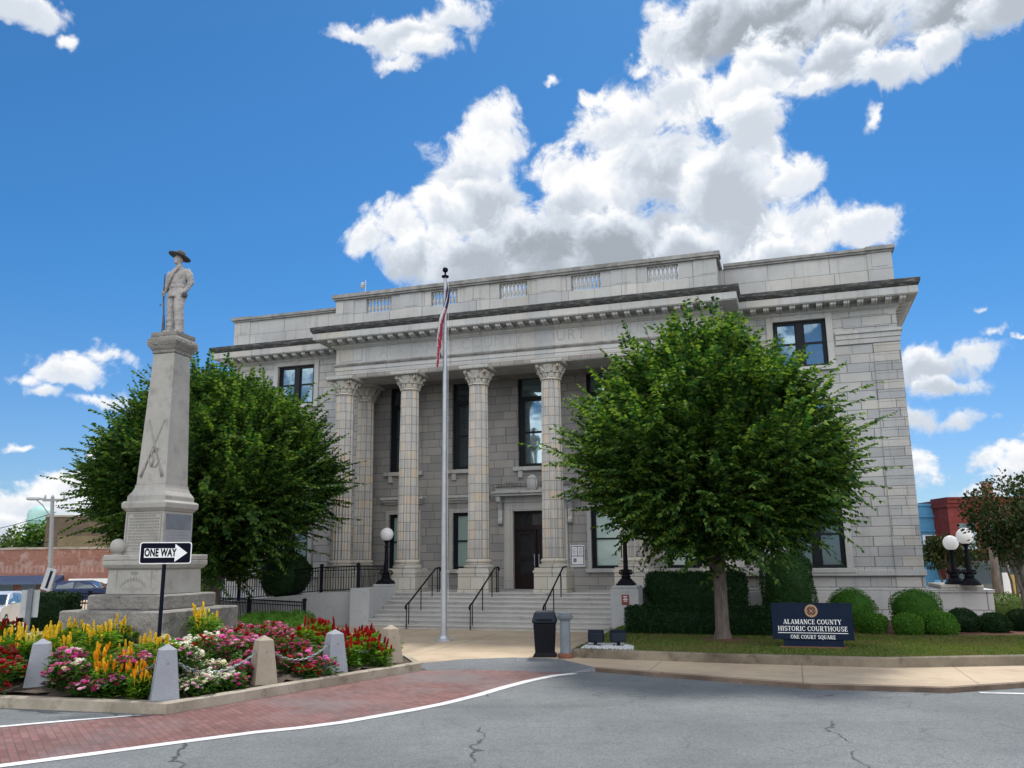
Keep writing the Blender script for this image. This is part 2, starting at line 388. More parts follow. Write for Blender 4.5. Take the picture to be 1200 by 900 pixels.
# ------------------------------------------------------------------ mesh helpers
class MB:
    def __init__(s):
        s.v = []; s.f = []; s.mi = []
    def add(s, vs, fs, mi=0):
        b = len(s.v)
        s.v += [tuple(p) for p in vs]
        s.f += [tuple(b + i for i in f) for f in fs]
        s.mi += [mi] * len(fs)
        return s
    def box(s, x0, x1, y0, y1, z0, z1, mi=0):
        if x0 > x1: x0, x1 = x1, x0
        if y0 > y1: y0, y1 = y1, y0
        return s.add([(x0, y0, z0), (x1, y0, z0), (x1, y1, z0), (x0, y1, z0), (x0, y0, z1), (x1, y0, z1), (x1, y1, z1), (x0, y1, z1)],
              [(0, 3, 2, 1), (4, 5, 6, 7), (0, 1, 5, 4), (1, 2, 6, 5), (2, 3, 7, 6), (3, 0, 4, 7)], mi)
    def rings(s, rings, cap0=True, cap1=True, closed=True, mi=0):
        n = len(rings[0]); vs = [p for r in rings for p in r]; fs = []
        for k in range(len(rings) - 1):
            for i in range(n if closed else n - 1):
                j = (i + 1) % n
                fs.append((k * n + i, k * n + j, (k + 1) * n + j, (k + 1) * n + i))
        if cap0: fs.append(tuple(range(n - 1, -1, -1)))
        if cap1: fs.append(tuple((len(rings) - 1) * n + i for i in range(n)))
        return s.add(vs, fs, mi)
    def sq(s, levels, cx=0, cy=0, mi=0):
        """square-section stack: levels of (half, z) or (hx, hy, z)"""
        rr = []
        for l in levels:
            hx, hy, z = (l[0], l[0], l[1]) if len(l) == 2 else l
            rr.append([(cx - hx, cy - hy, z), (cx + hx, cy - hy, z), (cx + hx, cy + hy, z), (cx - hx, cy + hy, z)])
        return s.rings(rr, mi=mi)
    def lathe(s, prof, n=16, c=(0, 0, 0), mi=0):
        rr = [[(c[0] + r * math.cos(2 * PI * i / n), c[1] + r * math.sin(2 * PI * i / n), c[2] + z) for i in range(n)] for r, z in prof]
        return s.rings(rr, mi=mi)
    def prism(s, poly, z0, z1, mi=0):
        A = sum(poly[i][0] * poly[(i + 1) % len(poly)][1] - poly[(i + 1) % len(poly)][0] * poly[i][1] for i in range(len(poly)))
        if A < 0: poly = poly[::-1]
        return s.rings([[(p[0], p[1], z0) for p in poly], [(p[0], p[1], z1) for p in poly]], mi=mi)
    def prism_xz(s, poly, y0, y1, mi=0):
        A = sum(poly[i][0] * poly[(i + 1) % len(poly)][1] - poly[(i + 1) % len(poly)][0] * poly[i][1] for i in range(len(poly)))
        if A > 0: poly = poly[::-1]
        return s.rings([[(p[0], y0, p[1]) for p in poly], [(p[0], y1, p[1]) for p in poly]], mi=mi)
    def tube(s, pts, r, n=8, mi=0, closed=False):
        pts = [Vector(p) for p in pts]
        rs = r if isinstance(r, (list, tuple)) else [r] * len(pts)
        rr = []; up = None
        for i, p in enumerate(pts):
            a = pts[max(0, i - 1)]; b = pts[min(len(pts) - 1, i + 1)]
            d = (b - a).normalized()
            if up is None:
                up = Vector((0, 0, 1)) if abs(d.z) < .9 else Vector((1, 0, 0))
            sx = d.cross(up)
            if sx.length < 1e-4: sx = d.orthogonal()
            sx.normalize(); sy = sx.cross(d).normalized(); up = sy
            rr.append([p + sx * rs[i] * math.cos(2 * PI * k / n) + sy * rs[i] * math.sin(2 * PI * k / n) for k in range(n)])
        return s.rings(rr, mi=mi)
    def ball(s, c, r, n=16, m=10, mi=0):
        rx, ry, rz = r if isinstance(r, (tuple, list)) else (r, r, r)
        rr = []
        for k in range(1, m):
            a = PI * k / m - PI / 2
            rr.append([(c[0] + rx * math.cos(a) * math.cos(2 * PI * i / n), c[1] + ry * math.cos(a) * math.sin(2 * PI * i / n), c[2] + rz * math.sin(a)) for i in range(n)])
        b = len(s.v)
        s.rings(rr, False, False, mi=mi)
        s.v += [(c[0], c[1], c[2] - rz), (c[0], c[1], c[2] + rz)]
        lo, hi = len(s.v) - 2, len(s.v) - 1
        for i in range(n):
            j = (i + 1) % n
            s.f += [(b + j, b + i, lo), (b + (m - 2) * n + i, b + (m - 2) * n + j, hi)]; s.mi += [mi, mi]
        return s
    def sweep(s, prof, path, mi=0, caps=True):
        """profile of (outward offset, z) swept along a plan polyline; outward is to the RIGHT of travel"""
        P = [Vector((p[0], p[1])) for p in path]
        rr = []
        for i, p in enumerate(P):
            ns = []
            if i > 0: d = (P[i] - P[i - 1]).normalized(); ns.append(Vector((d.y, -d.x)))
            if i < len(P) - 1: d = (P[i + 1] - P[i]).normalized(); ns.append(Vector((d.y, -d.x)))
            m = ns[0] if len(ns) == 1 else (ns[0] + ns[1]) / (1 + ns[0].dot(ns[1]))
            rr.append([(p.x + m.x * o, p.y + m.y * o, z) for o, z in prof])
        return s.rings(rr, caps, caps, mi=mi)
    def wall(s, x0, x1, z0, z1, y, depth, holes, mi=0, back=None):
        """wall face at y (front) with real openings; reveals go back by depth; back = y of a rear face"""
        xs = sorted({x0, x1} | {h[0] for h in holes} | {h[1] for h in holes})
        zs = sorted({z0, z1} | {h[2] for h in holes} | {h[3] for h in holes})
        for i in range(len(xs) - 1):
            for k in range(len(zs) - 1):
                cx, cz = (xs[i] + xs[i + 1]) / 2, (zs[k] + zs[k + 1]) / 2
                if any(h[0] < cx < h[1] and h[2] < cz < h[3] for h in holes): continue
                a, b, c, d = xs[i], xs[i + 1], zs[k], zs[k + 1]
                s.add([(a, y, c), (b, y, c), (b, y, d), (a, y, d)], [(0, 1, 2, 3)], mi)
                if back is not None:
                    s.add([(a, back, c), (b, back, c), (b, back, d), (a, back, d)], [(3, 2, 1, 0)], mi)
        for a, b, c, d in holes:
            y2 = y + depth
            s.add([(a, y, c), (b, y, c), (b, y, d), (a, y, d), (a, y2, c), (b, y2, c), (b, y2, d), (a, y2, d)],
                  [(0, 4, 5, 1), (1, 5, 6, 2), (2, 6, 7, 3), (3, 7, 4, 0)], mi)
        return s
    def build(s, name, mat, parent=None, smooth=False, weld=True, bevel=0, loc=None):
        me = bpy.data.meshes.new(name)
        me.from_pydata(s.v, [], s.f)
        mats = mat if isinstance(mat, (list, tuple)) else [mat]
        for m in mats: me.materials.append(MAT[m] if isinstance(m, str) else m)
        if len(mats) > 1: me.polygons.foreach_set('material_index', s.mi)
        if weld:
            bm = bmesh.new(); bm.from_mesh(me)
            bmesh.ops.remove_doubles(bm, verts=bm.verts, dist=1e-5)
            bmesh.ops.recalc_face_normals(bm, faces=bm.faces)
            bm.to_mesh(me); bm.free()
        if smooth is True:
            me.polygons.foreach_set('use_smooth', [True] * len(me.polygons))
        elif smooth:
            me.polygons.foreach_set('use_smooth', [True] * len(me.polygons))
            me.set_sharp_from_angle(angle=smooth)
        me.update()
        o = bpy.data.objects.new(name, me)
        COL.objects.link(o)
        if parent is not None: o.parent = parent
        if loc is not None: o.location = loc
        if bevel:
            md = o.modifiers.new('bevel', 'BEVEL'); md.width = bevel; md.segments = 2; md.limit_method = 'ANGLE'; md.angle_limit = R(40)
        return o

def tag(o, label=None, cat=None, group=None, kind=None):
    if label: o['label'] = label
    if cat: o['category'] = cat
    if group: o['group'] = group
    if kind: o['kind'] = kind
    return o

def thing(name, label, cat, loc=(0, 0, 0), rz=0, group=None):
    o = bpy.data.objects.new(name, None)
    COL.objects.link(o)
    o.location = loc; o.rotation_euler = (0, 0, rz)
    o.empty_display_size = .3
    return tag(o, label, cat, group)

def copy_tree(o, parent=None):
    c = o.copy(); COL.objects.link(c)
    c.parent = parent
    for ch in list(o.children): copy_tree(ch, c)
    return c

def inst(src, parent, loc, rot=(0, 0, 0), scale=(1, 1, 1)):
    c = src.copy(); COL.objects.link(c); c.parent = parent
    c.location = loc; c.rotation_euler = rot; c.scale = scale
    return c

def flat(name, pts, z, mat, kind='structure', thick=0):
    """a horizontal sheet (or slab) from ground points"""
    mb = MB()
    P = [(p[0], p[1]) for p in pts]
    if thick: mb.prism(P, z - thick, z)
    else:
        A = sum(P[i][0] * P[(i + 1) % len(P)][1] - P[(i + 1) % len(P)][0] * P[i][1] for i in range(len(P)))
        if A < 0: P = P[::-1]
        mb.add([(x, y, z) for x, y in P], [tuple(range(len(P)))])
    o = mb.build(name, mat)
    if kind: o['kind'] = kind
    return o

def ribbon(name, pts, w, z, mat, kind='structure', parent=None):
    P = [Vector((p[0], p[1])) for p in pts]
    Lf, Rt = [], []
    for i, p in enumerate(P):
        a, b = P[max(0, i - 1)], P[min(len(P) - 1, i + 1)]
        d = (b - a).normalized(); n = Vector((-d.y, d.x)) * (w[i] if isinstance(w, list) else w) / 2
        Lf.append((p.x + n.x, p.y + n.y, z)); Rt.append((p.x - n.x, p.y - n.y, z))
    mb = MB(); n = len(P)
    mb.add(Lf + Rt, [(i, n + i, n + i + 1, i + 1) for i in range(n - 1)])
    o = mb.build(name, mat, parent)
    if kind: o['kind'] = kind
    return o

def text_mesh(name, body, size, mat, parent, M, extrude=.004, spacing=1.0, xs=1.0, bold=0):
    cu = bpy.data.curves.new(name, 'FONT')
    cu.body = body; cu.size = size; cu.align_x = 'CENTER'; cu.align_y = 'CENTER'; cu.extrude = extrude; cu.space_character = spacing
    cu.resolution_u = 4; cu.offset = bold
    o = bpy.data.objects.new(name, cu); COL.objects.link(o)
    bpy.context.view_layer.update()
    me = bpy.data.meshes.new_from_object(o.evaluated_get(bpy.context.evaluated_depsgraph_get()))
    bpy.data.objects.remove(o)
    me.materials.clear(); me.materials.append(MAT[mat])
    me.transform(Matrix.Diagonal((xs, 1, 1, 1)))
    me.transform(M)
    n = bpy.data.objects.new(name, me); COL.objects.link(n)
    n.parent = parent
    return n

# ------------------------------------------------------------------ sky, clouds and sun
SUN_AZ, SUN_EL = R(16), R(58)
SUND = Vector((math.sin(SUN_AZ) * math.cos(SUN_EL), math.cos(SUN_AZ) * math.cos(SUN_EL), math.sin(SUN_EL)))
SKY = .11
W = bpy.data.worlds.new('World')
sc.world = W
W.use_nodes = True
wt = W.node_tree
wt.nodes.clear()
sky = nd(wt, 'ShaderNodeTexSky', sky_type='NISHITA', sun_disc=False, sun_elevation=SUN_EL, sun_rotation=SUN_AZ, altitude=200, air_density=1.0, dust_density=.35, ozone_density=3.0)

# cumulus puffs, back to front: (x, y, rx, ry, grey of its body) as seen in the photograph, kept as azimuth and elevation
PUFFS = [
    # the high cloud with a grey base
    (775, 12, 22, 16, .3), (800, 55, 44, 50, .45), (850, 28, 70, 46, .75), (925, 25, 100, 52, 1.0), (1020, 28, 110, 50, 1.0), (1110, 15, 105, 46, .9), (1185, 2, 70, 28, .6), (975, 72, 70, 34, .55), (905, 75, 50, 34, .5), (1040, 78, 46, 26, .4), (950, 98, 34, 16, .2), (1100, 52, 44, 26, .4),
    # the tall cloud over the courthouse
    (690, 118, 16, 9, .1), (748, 82, 14, 9, .1), (735, 158, 60, 52, .35), (795, 122, 52, 56, .35), (640, 300, 130, 60, .7), (760, 290, 130, 70, .75), (880, 290, 110, 52, .55),
    (700, 235, 80, 62, .6), (780, 205, 85, 70, .6), (850, 225, 85, 66, .55), (955, 268, 52, 38, .35), (1012, 262, 54, 32, .3), (905, 178, 30, 18, .2), (930, 208, 34, 24, .25), (866, 112, 46, 40, .28), (880, 150, 50, 38, .4),
    (655, 205, 42, 38, .3), (665, 240, 46, 48, .5), (575, 165, 40, 48, .28), (560, 205, 52, 56, .42), (575, 255, 62, 60, .55), (520, 262, 40, 40, .4), (470, 262, 44, 26, .25), (440, 272, 30, 24, .25), (495, 300, 60, 38, .6), (555, 310, 70, 40, .65), (800, 300, 70, 40, .6), (720, 285, 60, 40, .8), (925, 300, 60, 34, .5), (620, 285, 50, 46, .75),
    # smaller clouds
    (430, 42, 44, 11, .2), (480, 40, 66, 28, .4), (538, 16, 38, 22, .35), (466, 72, 24, 13, .2), (510, 56, 34, 16, .25), (18, 8, 54, 22, .35), (80, 48, 12, 8, .1), (648, 92, 8, 6, .1), (1022, 136, 8, 13, .1),
    (70, 434, 52, 19, .3), (128, 422, 26, 9, .2), (46, 456, 30, 11, .3), (112, 466, 34, 8, .2), (20, 444, 24, 10, .2), (30, 533, 18, 6, .1), (108, 524, 13, 8, .1),
    (45, 605, 85, 40, .4), (95, 575, 44, 24, .3), (5, 640, 60, 40, .5), (140, 596, 56, 34, .4), (30, 590, 40, 20, .3),
    (1090, 432, 46, 26, .5), (1134, 414, 38, 15, .25), (1154, 392, 14, 8, .1), (1108, 454, 40, 12, .5), (1116, 492, 38, 14, .4), (1076, 488, 36, 24, .4), (1072, 545, 22, 24, .3), (1094, 552, 14, 8, .2),
    (1160, 540, 32, 16, .35), (1198, 556, 56, 26, .45), (1150, 572, 38, 14, .4), (1200, 530, 30, 14, .2), (1144, 366, 8, 6, .1), (1195, 398, 24, 4, .1), (1240, 520, 40, 30, .3), (1300, 300, 60, 60, .5), (-90, 300, 60, 40, .4)]

def azel(d):
    return math.atan2(d.x, d.y), math.atan2(d.z, math.hypot(d.x, d.y))

g = wt
D0 = nd(wt, 'ShaderNodeTexCoord').outputs['Generated']
wob = nd(g, 'ShaderNodeTexNoise', {'Vector': D0, 'Scale': 16.0, 'Detail': 4.0, 'Roughness': .6}).outputs['Color']
Dw = vm(g, 'ADD', D0, vm(g, 'SCALE', vm(g, 'SUBTRACT', wob, (.5, .5, .5)), scale=.055))
sp = nd(g, 'ShaderNodeSeparateXYZ', {0: Dw})
az = mth(g, 'ARCTAN2', sp.outputs[0], sp.outputs[1])
hyp = mth(g, 'SQRT', mth(g, 'ADD', mth(g, 'MULTIPLY', sp.outputs[0], sp.outputs[0]), mth(g, 'MULTIPLY', sp.outputs[1], sp.outputs[1])))
el = mth(g, 'ARCTAN2', sp.outputs[2], hyp)
ae = nd(g, 'ShaderNodeCombineXYZ', {0: az, 1: el, 2: 0}).outputs[0]
n1 = noise(g, D0, 21, 12, .66, .5)
vo = nd(g, 'ShaderNodeTexVoronoi', {'Vector': Dw, 'Scale': 19.0, 'Detail': 2.5, 'Roughness': .5, 'Smoothness': .4}, feature='SMOOTH_F1', normalize=True).outputs['Distance']
bil = mth(g, 'SUBTRACT', .33, vo)
nz = mth(g, 'ADD', mth(g, 'MULTIPLY', mth(g, 'SUBTRACT', n1, .5), 1.9), mth(g, 'MULTIPLY', bil, .9))
n2 = mth(g, 'MULTIPLY', mth(g, 'SUBTRACT', noise(g, D0, 14, 6, .55), .5), 1.0)
shn = mth(g, 'SUBTRACT', n2, mth(g, 'MULTIPLY', bil, .6))     # tone of the body: billows are lighter, hollows greyer
A = None; B = None
for (px, py, rx, ry, gr) in PUFFS:
    a0, e0 = azel(ray(px, py)); a1 = azel(ray(px + rx, py))[0]; e1 = azel(ray(px, py - ry))[1]
    ia, ie = 1 / abs(a1 - a0), 1 / abs(e1 - e0)
    k = max(.45, min(1, (rx * ry) ** .5 / 40))
    q = nd(g, 'ShaderNodeVectorMath', {0: ae, 1: (ia, ie, 0), 2: (-a0 * ia, -e0 * ie, 0)}, operation='MULTIPLY_ADD').outputs[0]
    d = mth(g, 'MULTIPLY_ADD', vm(g, 'LENGTH', q), -k, mth(g, 'ADD', nz, k + .10))
    a = nd(g, 'ShaderNodeMapRange', {0: d, 1: -.04, 2: .50, 3: 0, 4: 1}, interpolation_type='SMOOTHSTEP').outputs[0]
    # greyer towards the middle and the underside, bright at the rims
    low = vm(g, 'DOT_PRODUCT', q, (.12, -.42, 0))
    s = mth(g, 'ADD', mth(g, 'MULTIPLY_ADD', d, .62, low), mth(g, 'ADD', shn, .02 + .30 * max(0, gr - .5)))
    b = nd(g, 'ShaderNodeMapRange', {0: s, 1: -.25, 2: .62, 3: 0, 4: min(1, gr * 1.25 + .06)}, interpolation_type='SMOOTHSTEP').outputs[0]
    if A is None: A, B = a, b
    else:
        A = mth(g, 'MAXIMUM', A, a)
        B = nd(g, 'ShaderNodeMix', {0: a, 2: B, 3: b}, data_type='FLOAT').outputs[0]
seps = nd(wt, 'ShaderNodeSeparateXYZ', {0: D0})
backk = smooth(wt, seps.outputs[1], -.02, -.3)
fill_deck = mth(g, 'ADD', mth(g, 'SUBTRACT', mth(g, 'MULTIPLY', noise(g, D0, 2.2, 5), 2.6), 1.05), nz)   # unseen cloud added behind the camera, for window reflections and whiter fill
alpha = mth(g, 'MAXIMUM', A, mth(g, 'MULTIPLY', backk, smooth(g, fill_deck, 0, .4)))
ccol = ramp(wt, B, [(0, (1.0, 1.0, 1.0)), (.14, (.95, .96, .97)), (.38, (.74, .79, .86)), (.68, (.55, .61, .69)), (1, (.37, .41, .46))])
CLOUD = .66       # the unseen clouds added behind the camera are boosted to brighten the facade
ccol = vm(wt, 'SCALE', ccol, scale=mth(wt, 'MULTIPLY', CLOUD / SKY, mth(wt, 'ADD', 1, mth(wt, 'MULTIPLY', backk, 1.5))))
tint = mixc(wt, smooth(wt, seps.outputs[2], .02, .34), (.38, .49, .64), (.195, .465, .655))
sk = mixc(wt, 1, sky.outputs[0], tint, 'MULTIPLY')
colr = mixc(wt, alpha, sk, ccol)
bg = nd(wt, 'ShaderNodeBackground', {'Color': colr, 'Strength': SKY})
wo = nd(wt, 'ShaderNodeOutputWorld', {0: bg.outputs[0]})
W.cycles.sampling_method = 'MANUAL'
W.cycles.sample_map_resolution = 512
sl = bpy.data.lights.new('sun', 'SUN')
sl.energy = 2.7
sl.angle = R(8)
sl.color = (1, .95, .87)
so = bpy.data.objects.new('sun', sl)
COL.objects.link(so)
so.location = (0, 0, 60)
so.rotation_euler = (-SUND).to_track_quat('-Z', 'Y').to_euler()
sc.view_settings.view_transform = 'Standard'
sc.view_settings.look = 'None'
sc.view_settings.gamma = 1
sc.view_settings.use_curve_mapping = False
sc.view_settings.exposure = .65
sc.render.engine = 'CYCLES'
sc.cycles.max_bounces = 6
sc.cycles.diffuse_bounces = 3
sc.cycles.glossy_bounces = 3
sc.cycles.transmission_bounces = 3
sc.cycles.use_denoising = True

# ------------------------------------------------------------------ courthouse (local x along the facade, y into the building)
CH = thing('courthouse', 'grey stone courthouse with fluted column portico, dark windows and parapet', 'courthouse', (BX, BY, 0), -YAW)
WX, WY = 14.77, 1.04          # wing corner and wing face
PX, PY = 8.344, -.449         # portico corner and entablature face
RX, RY = 7.95, 2.4            # recess side and recess wall
DEP = 21.0
WINC, WINH = 11.26, .985
up, mid, low = (9.72, 11.6), (6.46, 8.42), (2.12, 4.5)
holes_r = [(WINC - WINH, WINC + WINH, *zz) for zz in (up, mid, low)]
for sgn in (1, -1):
    hs = [tuple(sorted((sgn * h[0], sgn * h[1]))) + h[2:] for h in holes_r]
    a, b = sorted((sgn * RX, sgn * WX))
    mb = MB().wall(a, b, 1.32, 11.78, WY, .3, hs)
    s = sgn
    # outer flank and inner return
    mb.add([(s * WX, WY, 1.32), (s * WX, DEP, 1.32), (s * WX, DEP, 11.78), (s * WX, WY, 11.78)], [(0, 1, 2, 3)])
    mb.add([(s * RX, WY, 1.32), (s * RX, RY, 1.32), (s * RX, RY, 11.78), (s * RX, WY, 11.78)], [(0, 1, 2, 3)])
    mb.build('wing_wall', 'ashlar', CH)
    # corner pilaster of alternating quoins
    mb = MB()
    z = 1.34; k = 0
    while z < 10.4:
        z1 = min(z + .36, 10.46)
        mb.box(s * 13.86, s * (WX + .035), WY - .045, WY + .9, z + .012, z1 - .012)
        z = z1; k += 1
    mb.box(s * 13.87, s * (WX + .02), WY - .03, WY + .9, 1.34, 10.46)
    mb.build('quoin', 'ashlar', CH)
    # plinth and ledges
    mb = MB()
    mb.box(s * 8.2, s * (WX + .14), WY - .14, WY + .5, -.3, 1.30)
    mb.box(s * (WX - .3), s * (WX + .14), WY + .5, DEP, -.3, 1.30)
    mb.build('plinth', 'plinth', CH, bevel=.02)
    mb = MB().box(s * 8.2, s * (WX + .10), WY - .10, WY + .4, 1.305, 1.40)
    mb.box(s * 8.2, s * (WX + .10), WY - .13, WY + .4, 1.84, 2.05)
    mb.build('string_course', 'face', CH, bevel=.02)
    # architrave mouldings on the end pilaster and frame of the frieze panel
    mb = MB()
    for z0, z1, o in ((10.47, 10.66, .06), (10.665, 10.86, .09), (10.865, 10.93, .15), (10.935, 10.99, .11)):
        mb.box(s * 12.55, s * (WX + o), WY - o, WY + .9, z0, z1)
    MB().box(s * 8.4, s * 9.6, WY - .10, WY + .3, 10.72, 10.8).build('moulding', 'face', CH)
    mb.box(s * 12.85, s * 14.5, WY - .035, WY + .2, 11.12, 11.15)
    mb.box(s * 12.85, s * 14.5, WY - .035, WY + .2, 11.58, 11.61)
    mb.build('architrave', 'face', CH)
    # windows of the wing
    for (z0, z1) in (up, mid, low):
        x0, x1 = sorted((s * (WINC - WINH), s * (WINC + WINH)))
        mb = MB()
        t = .24
        mb.box(x0 - t, x0 - .004, WY - .05, WY + .02, z0 - .0, z1 + t)
        mb.box(x1 + .004, x1 + t, WY - .05, WY + .02, z0 - .0, z1 + t)
        mb.box(x0 - .004, x1 + .004, WY - .05, WY + .02, z1 + .004, z1 + t)
        mb.box(x0 - t - .05, x1 + t + .05, WY - .16, WY + .02, z0 - .17, z0 - .004)
        if z0 == mid[0]:
            for xx in (x0 - .1, x1 - .1):
                mb.box(xx, xx + .2, WY - .13, WY + .02, z0 - .42, z0 - .174)
        if z0 == up[0]:
            mb.box((x0 + x1) / 2 - .16, (x0 + x1) / 2 + .16, WY - .08, WY + .02, z1 + .10, z1 + .44)
        mb.build('window_surround', 'face', CH, bevel=.012)
        fy0, fy1 = WY + .12, WY + .22
        mb = MB()
        f = .12
        mb.box(x0, x0 + f, fy0, fy1, z0, z1); mb.box(x1 - f, x1, fy0, fy1, z0, z1)
        mb.box(x0 + f, x1 - f, fy0, fy1, z1 - f, z1); mb.box(x0 + f, x1 - f, fy0, fy1, z0, z0 + f)
        xm = (x0 + x1) / 2; zm = z0 + (z1 - z0) * .52
        mb.box(xm - .13, xm + .13, fy0 - .02, fy1, z0 + f, z1 - f)
        for p, q in ((x0 + f, xm - .13), (xm + .13, x1 - f)):
            mb.box(p, q, fy0 + .02, fy1, zm - .035, zm + .035)
            mb.box(p, p + .05, fy0 + .03, fy1, z0 + f, z1 - f); mb.box(q - .05, q, fy0 + .03, fy1, z0 + f, z1 - f)
        w = mb.build('window', 'winframe', CH)
        w['label'] = 'wide dark framed window of four panes'
        for p, q in ((x0 + f, xm - .13), (xm + .13, x1 - f)):
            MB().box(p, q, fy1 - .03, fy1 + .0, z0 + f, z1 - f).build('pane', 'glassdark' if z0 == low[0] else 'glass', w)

# recess wall behind the columns
bays = [-6.24, -3.12, 0, 3.12, 6.24]
TW, LW = .74, .70
hs = [(c - TW, c + TW, 6.5, 10.55) for c in bays] + [(c - LW, c + LW, 2.14, 4.58) for c in bays if c] + [(-1.0, 1.0, 1.30, 4.58)]
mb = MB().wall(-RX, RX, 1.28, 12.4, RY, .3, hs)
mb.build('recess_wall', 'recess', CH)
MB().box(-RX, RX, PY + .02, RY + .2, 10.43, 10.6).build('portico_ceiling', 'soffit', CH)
for c in bays:
    # tall upper window
    x0, x1, z0, z1 = c - TW, c + TW, 6.5, 10.55
    fy0, fy1 = RY + .1, RY + .2
    mb = MB(); f = .15
    mb.box(x0, x0 + f, fy0, fy1, z0, z1); mb.box(x1 - f, x1, fy0, fy1, z0, z1)
    mb.box(x0 + f, x1 - f, fy0, fy1, z1 - f, z1); mb.box(x0 + f, x1 - f, fy0, fy1, z0, z0 + .14)
    mb.box(x0 + f, x1 - f, fy0 - .03, fy1, 9.42, 9.62)
    mb.box(x0 + f, x1 - f, fy0 + .01, fy1, 7.98, 8.06)
    mb.box(x0 + f, x0 + f + .14, fy0 + .02, fy1, z0 + .14, 9.42); mb.box(x1 - f - .14, x1 - f, fy0 + .02, fy1, z0 + .14, 9.42)
    w = mb.build('tall_window', 'winframe', CH)
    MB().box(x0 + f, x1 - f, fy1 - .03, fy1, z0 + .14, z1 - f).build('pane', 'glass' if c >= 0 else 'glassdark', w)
    mb = MB().box(x0 - .22, x1 + .22, RY - .16, RY + .05, 6.32, 6.495)
    for xx in (x0 + .0, x1 - .2): mb.box(xx, xx + .2, RY - .12, RY + .05, 6.02, 6.316)
    mb.build('window_sill', 'face', CH, bevel=.015)
    mb = MB()
    t = .16
    mb.box(x0 - t, x0 - .003, RY - .03, RY + .05, 6.5, z1 + t); mb.box(x1 + .003, x1 + t, RY - .03, RY + .05, 6.5, z1 + t)
    mb.box(x0 - .003, x1 + .003, RY - .03, RY + .05, z1 + .003, z1 + t)
    mb.build('window_surround', 'recess', CH)
    if c:
        x0, x1, z0, z1 = c - LW, c + LW, 2.14, 4.58
        mb = MB(); f = .13
        mb.box(x0, x0 + f, fy0, fy1, z0, z1); mb.box(x1 - f, x1, fy0, fy1, z0, z1)
        mb.box(x0 + f, x1 - f, fy0, fy1, z1 - f, z1); mb.box(x0 + f, x1 - f, fy0, fy1, z0, z0 + .12)
        mb.box(x0 + f, x1 - f, fy0 + .02, fy1, 3.32, 3.39)
        mb.box(x0 + f, x0 + f + .06, fy0 + .03, fy1, z0 + .12, z1 - f); mb.box(x1 - f - .06, x1 - f, fy0 + .03, fy1, z0 + .12, z1 - f)
        w = mb.build('window', 'winframe', CH)
        w['label'] = 'ground floor sash window with a drawn pale green blind'
        MB().box(x0 + f, x1 - f, fy1 - .03, fy1, z0 + .12, z1 - f).build('pane', 'blind', w)
        mb = MB().box(x0 - .25, x1 + .25, RY - .12, RY + .05, 1.98, 2.136)
        mb.build('window_sill', 'face', CH, bevel=.015)
        mb = MB()
        t = .17
        mb.box(x0 - t, x0 - .003, RY - .05, RY + .05, 2.14, z1 + t); mb.box(x1 + .003, x1 + t, RY - .05, RY + .05, 2.14, z1 + t)
        mb.box(x0 - .003, x1 + .003, RY - .05, RY + .05, z1 + .003, z1 + t)
        for z0_, z1_, o in ((5.02, 5.12, .08), (5.124, 5.22, .18), (5.224, 5.34, .26)):
            mb.box(x0 - .2 - o * .6, x1 + .2 + o * .6, RY - o, RY + .05, z0_, z1_)
        mb.build('window_hood', 'face', CH, bevel=.012)
# entrance
mb = MB()
for s in (-1, 1):
    a, b = sorted((s * 1.004, s * 1.42)); mb.box(a, b, RY - .09, RY + .05, 1.31, 4.95)
    a, b = sorted((s * 1.10, s * 1.32)); mb.box(a, b, RY - .13, RY + .05, 1.31, 4.8)
mb.box(-1.0, 1.0, RY - .09, RY + .05, 4.585, 4.95)
mb.build('door_surround', 'face', CH, bevel=.015)
mb = MB()
mb.box(-1.75, 1.75, RY - .5, RY + .05, 5.22, 5.32); mb.box(-1.82, 1.82, RY - .58, RY + .05, 5.324, 5.42)
mb.box(-1.6, 1.6, RY - .12, RY + .05, 4.955, 5.216)
mb.box(-1.70, 1.70, RY - .36, RY + .05, 5.424, 5.68)
hood = mb.build('door_hood', 'face', CH, bevel=.02)
for sd_ in (-1, 1):
    mb = MB().box(sd_ * .27, sd_ * 1.74, RY - .46, RY - .40, 5.684, 5.70)
    for i in range(12):
        x = sd_ * (.33 + i * 1.37 / 11)
        mb.lathe([(.0, 5.60), (.055, 5.62), (.05, 5.72), (.075, 5.74), (.04, 5.81), (0, 5.82)], 6, (x, RY - .43, 0))
    mb.build('cresting', 'cap', hood)
mb = MB().ball((0, RY - .45, 5.74), (.26, .09, .36), 16, 10)
mb.ball((0, RY - .5, 5.72), (.15, .08, .24), 12, 8)
mb.build('cartouche', 'plinth', hood, smooth=True)
for s in (-1, 1):
    pr = [(0, 5.21), (-.46, 5.21), (-.44, 5.0), (-.30, 4.9), (-.16, 4.65), (-.13, 4.3), (-.22, 4.18), (-.20, 4.06), (0, 4.0)]
    mb = MB()
    x0, x1 = s * 1.46, s * 1.66
    mb.rings([[(x0, RY + a, z) for a, z in pr], [(x1, RY + a, z) for a, z in pr]])
    mb.build('console_bracket', 'face', hood, bevel=.02)
mb = MB()
mb.box(-1.0, -.88, RY + .12, RY + .24, 1.31, 4.58); mb.box(.88, 1.0, RY + .12, RY + .24, 1.31, 4.58)
mb.box(-.88, .88, RY + .12, RY + .24, 4.46, 4.58); mb.box(-.88, .88, RY + .10, RY + .24, 3.78, 3.98)
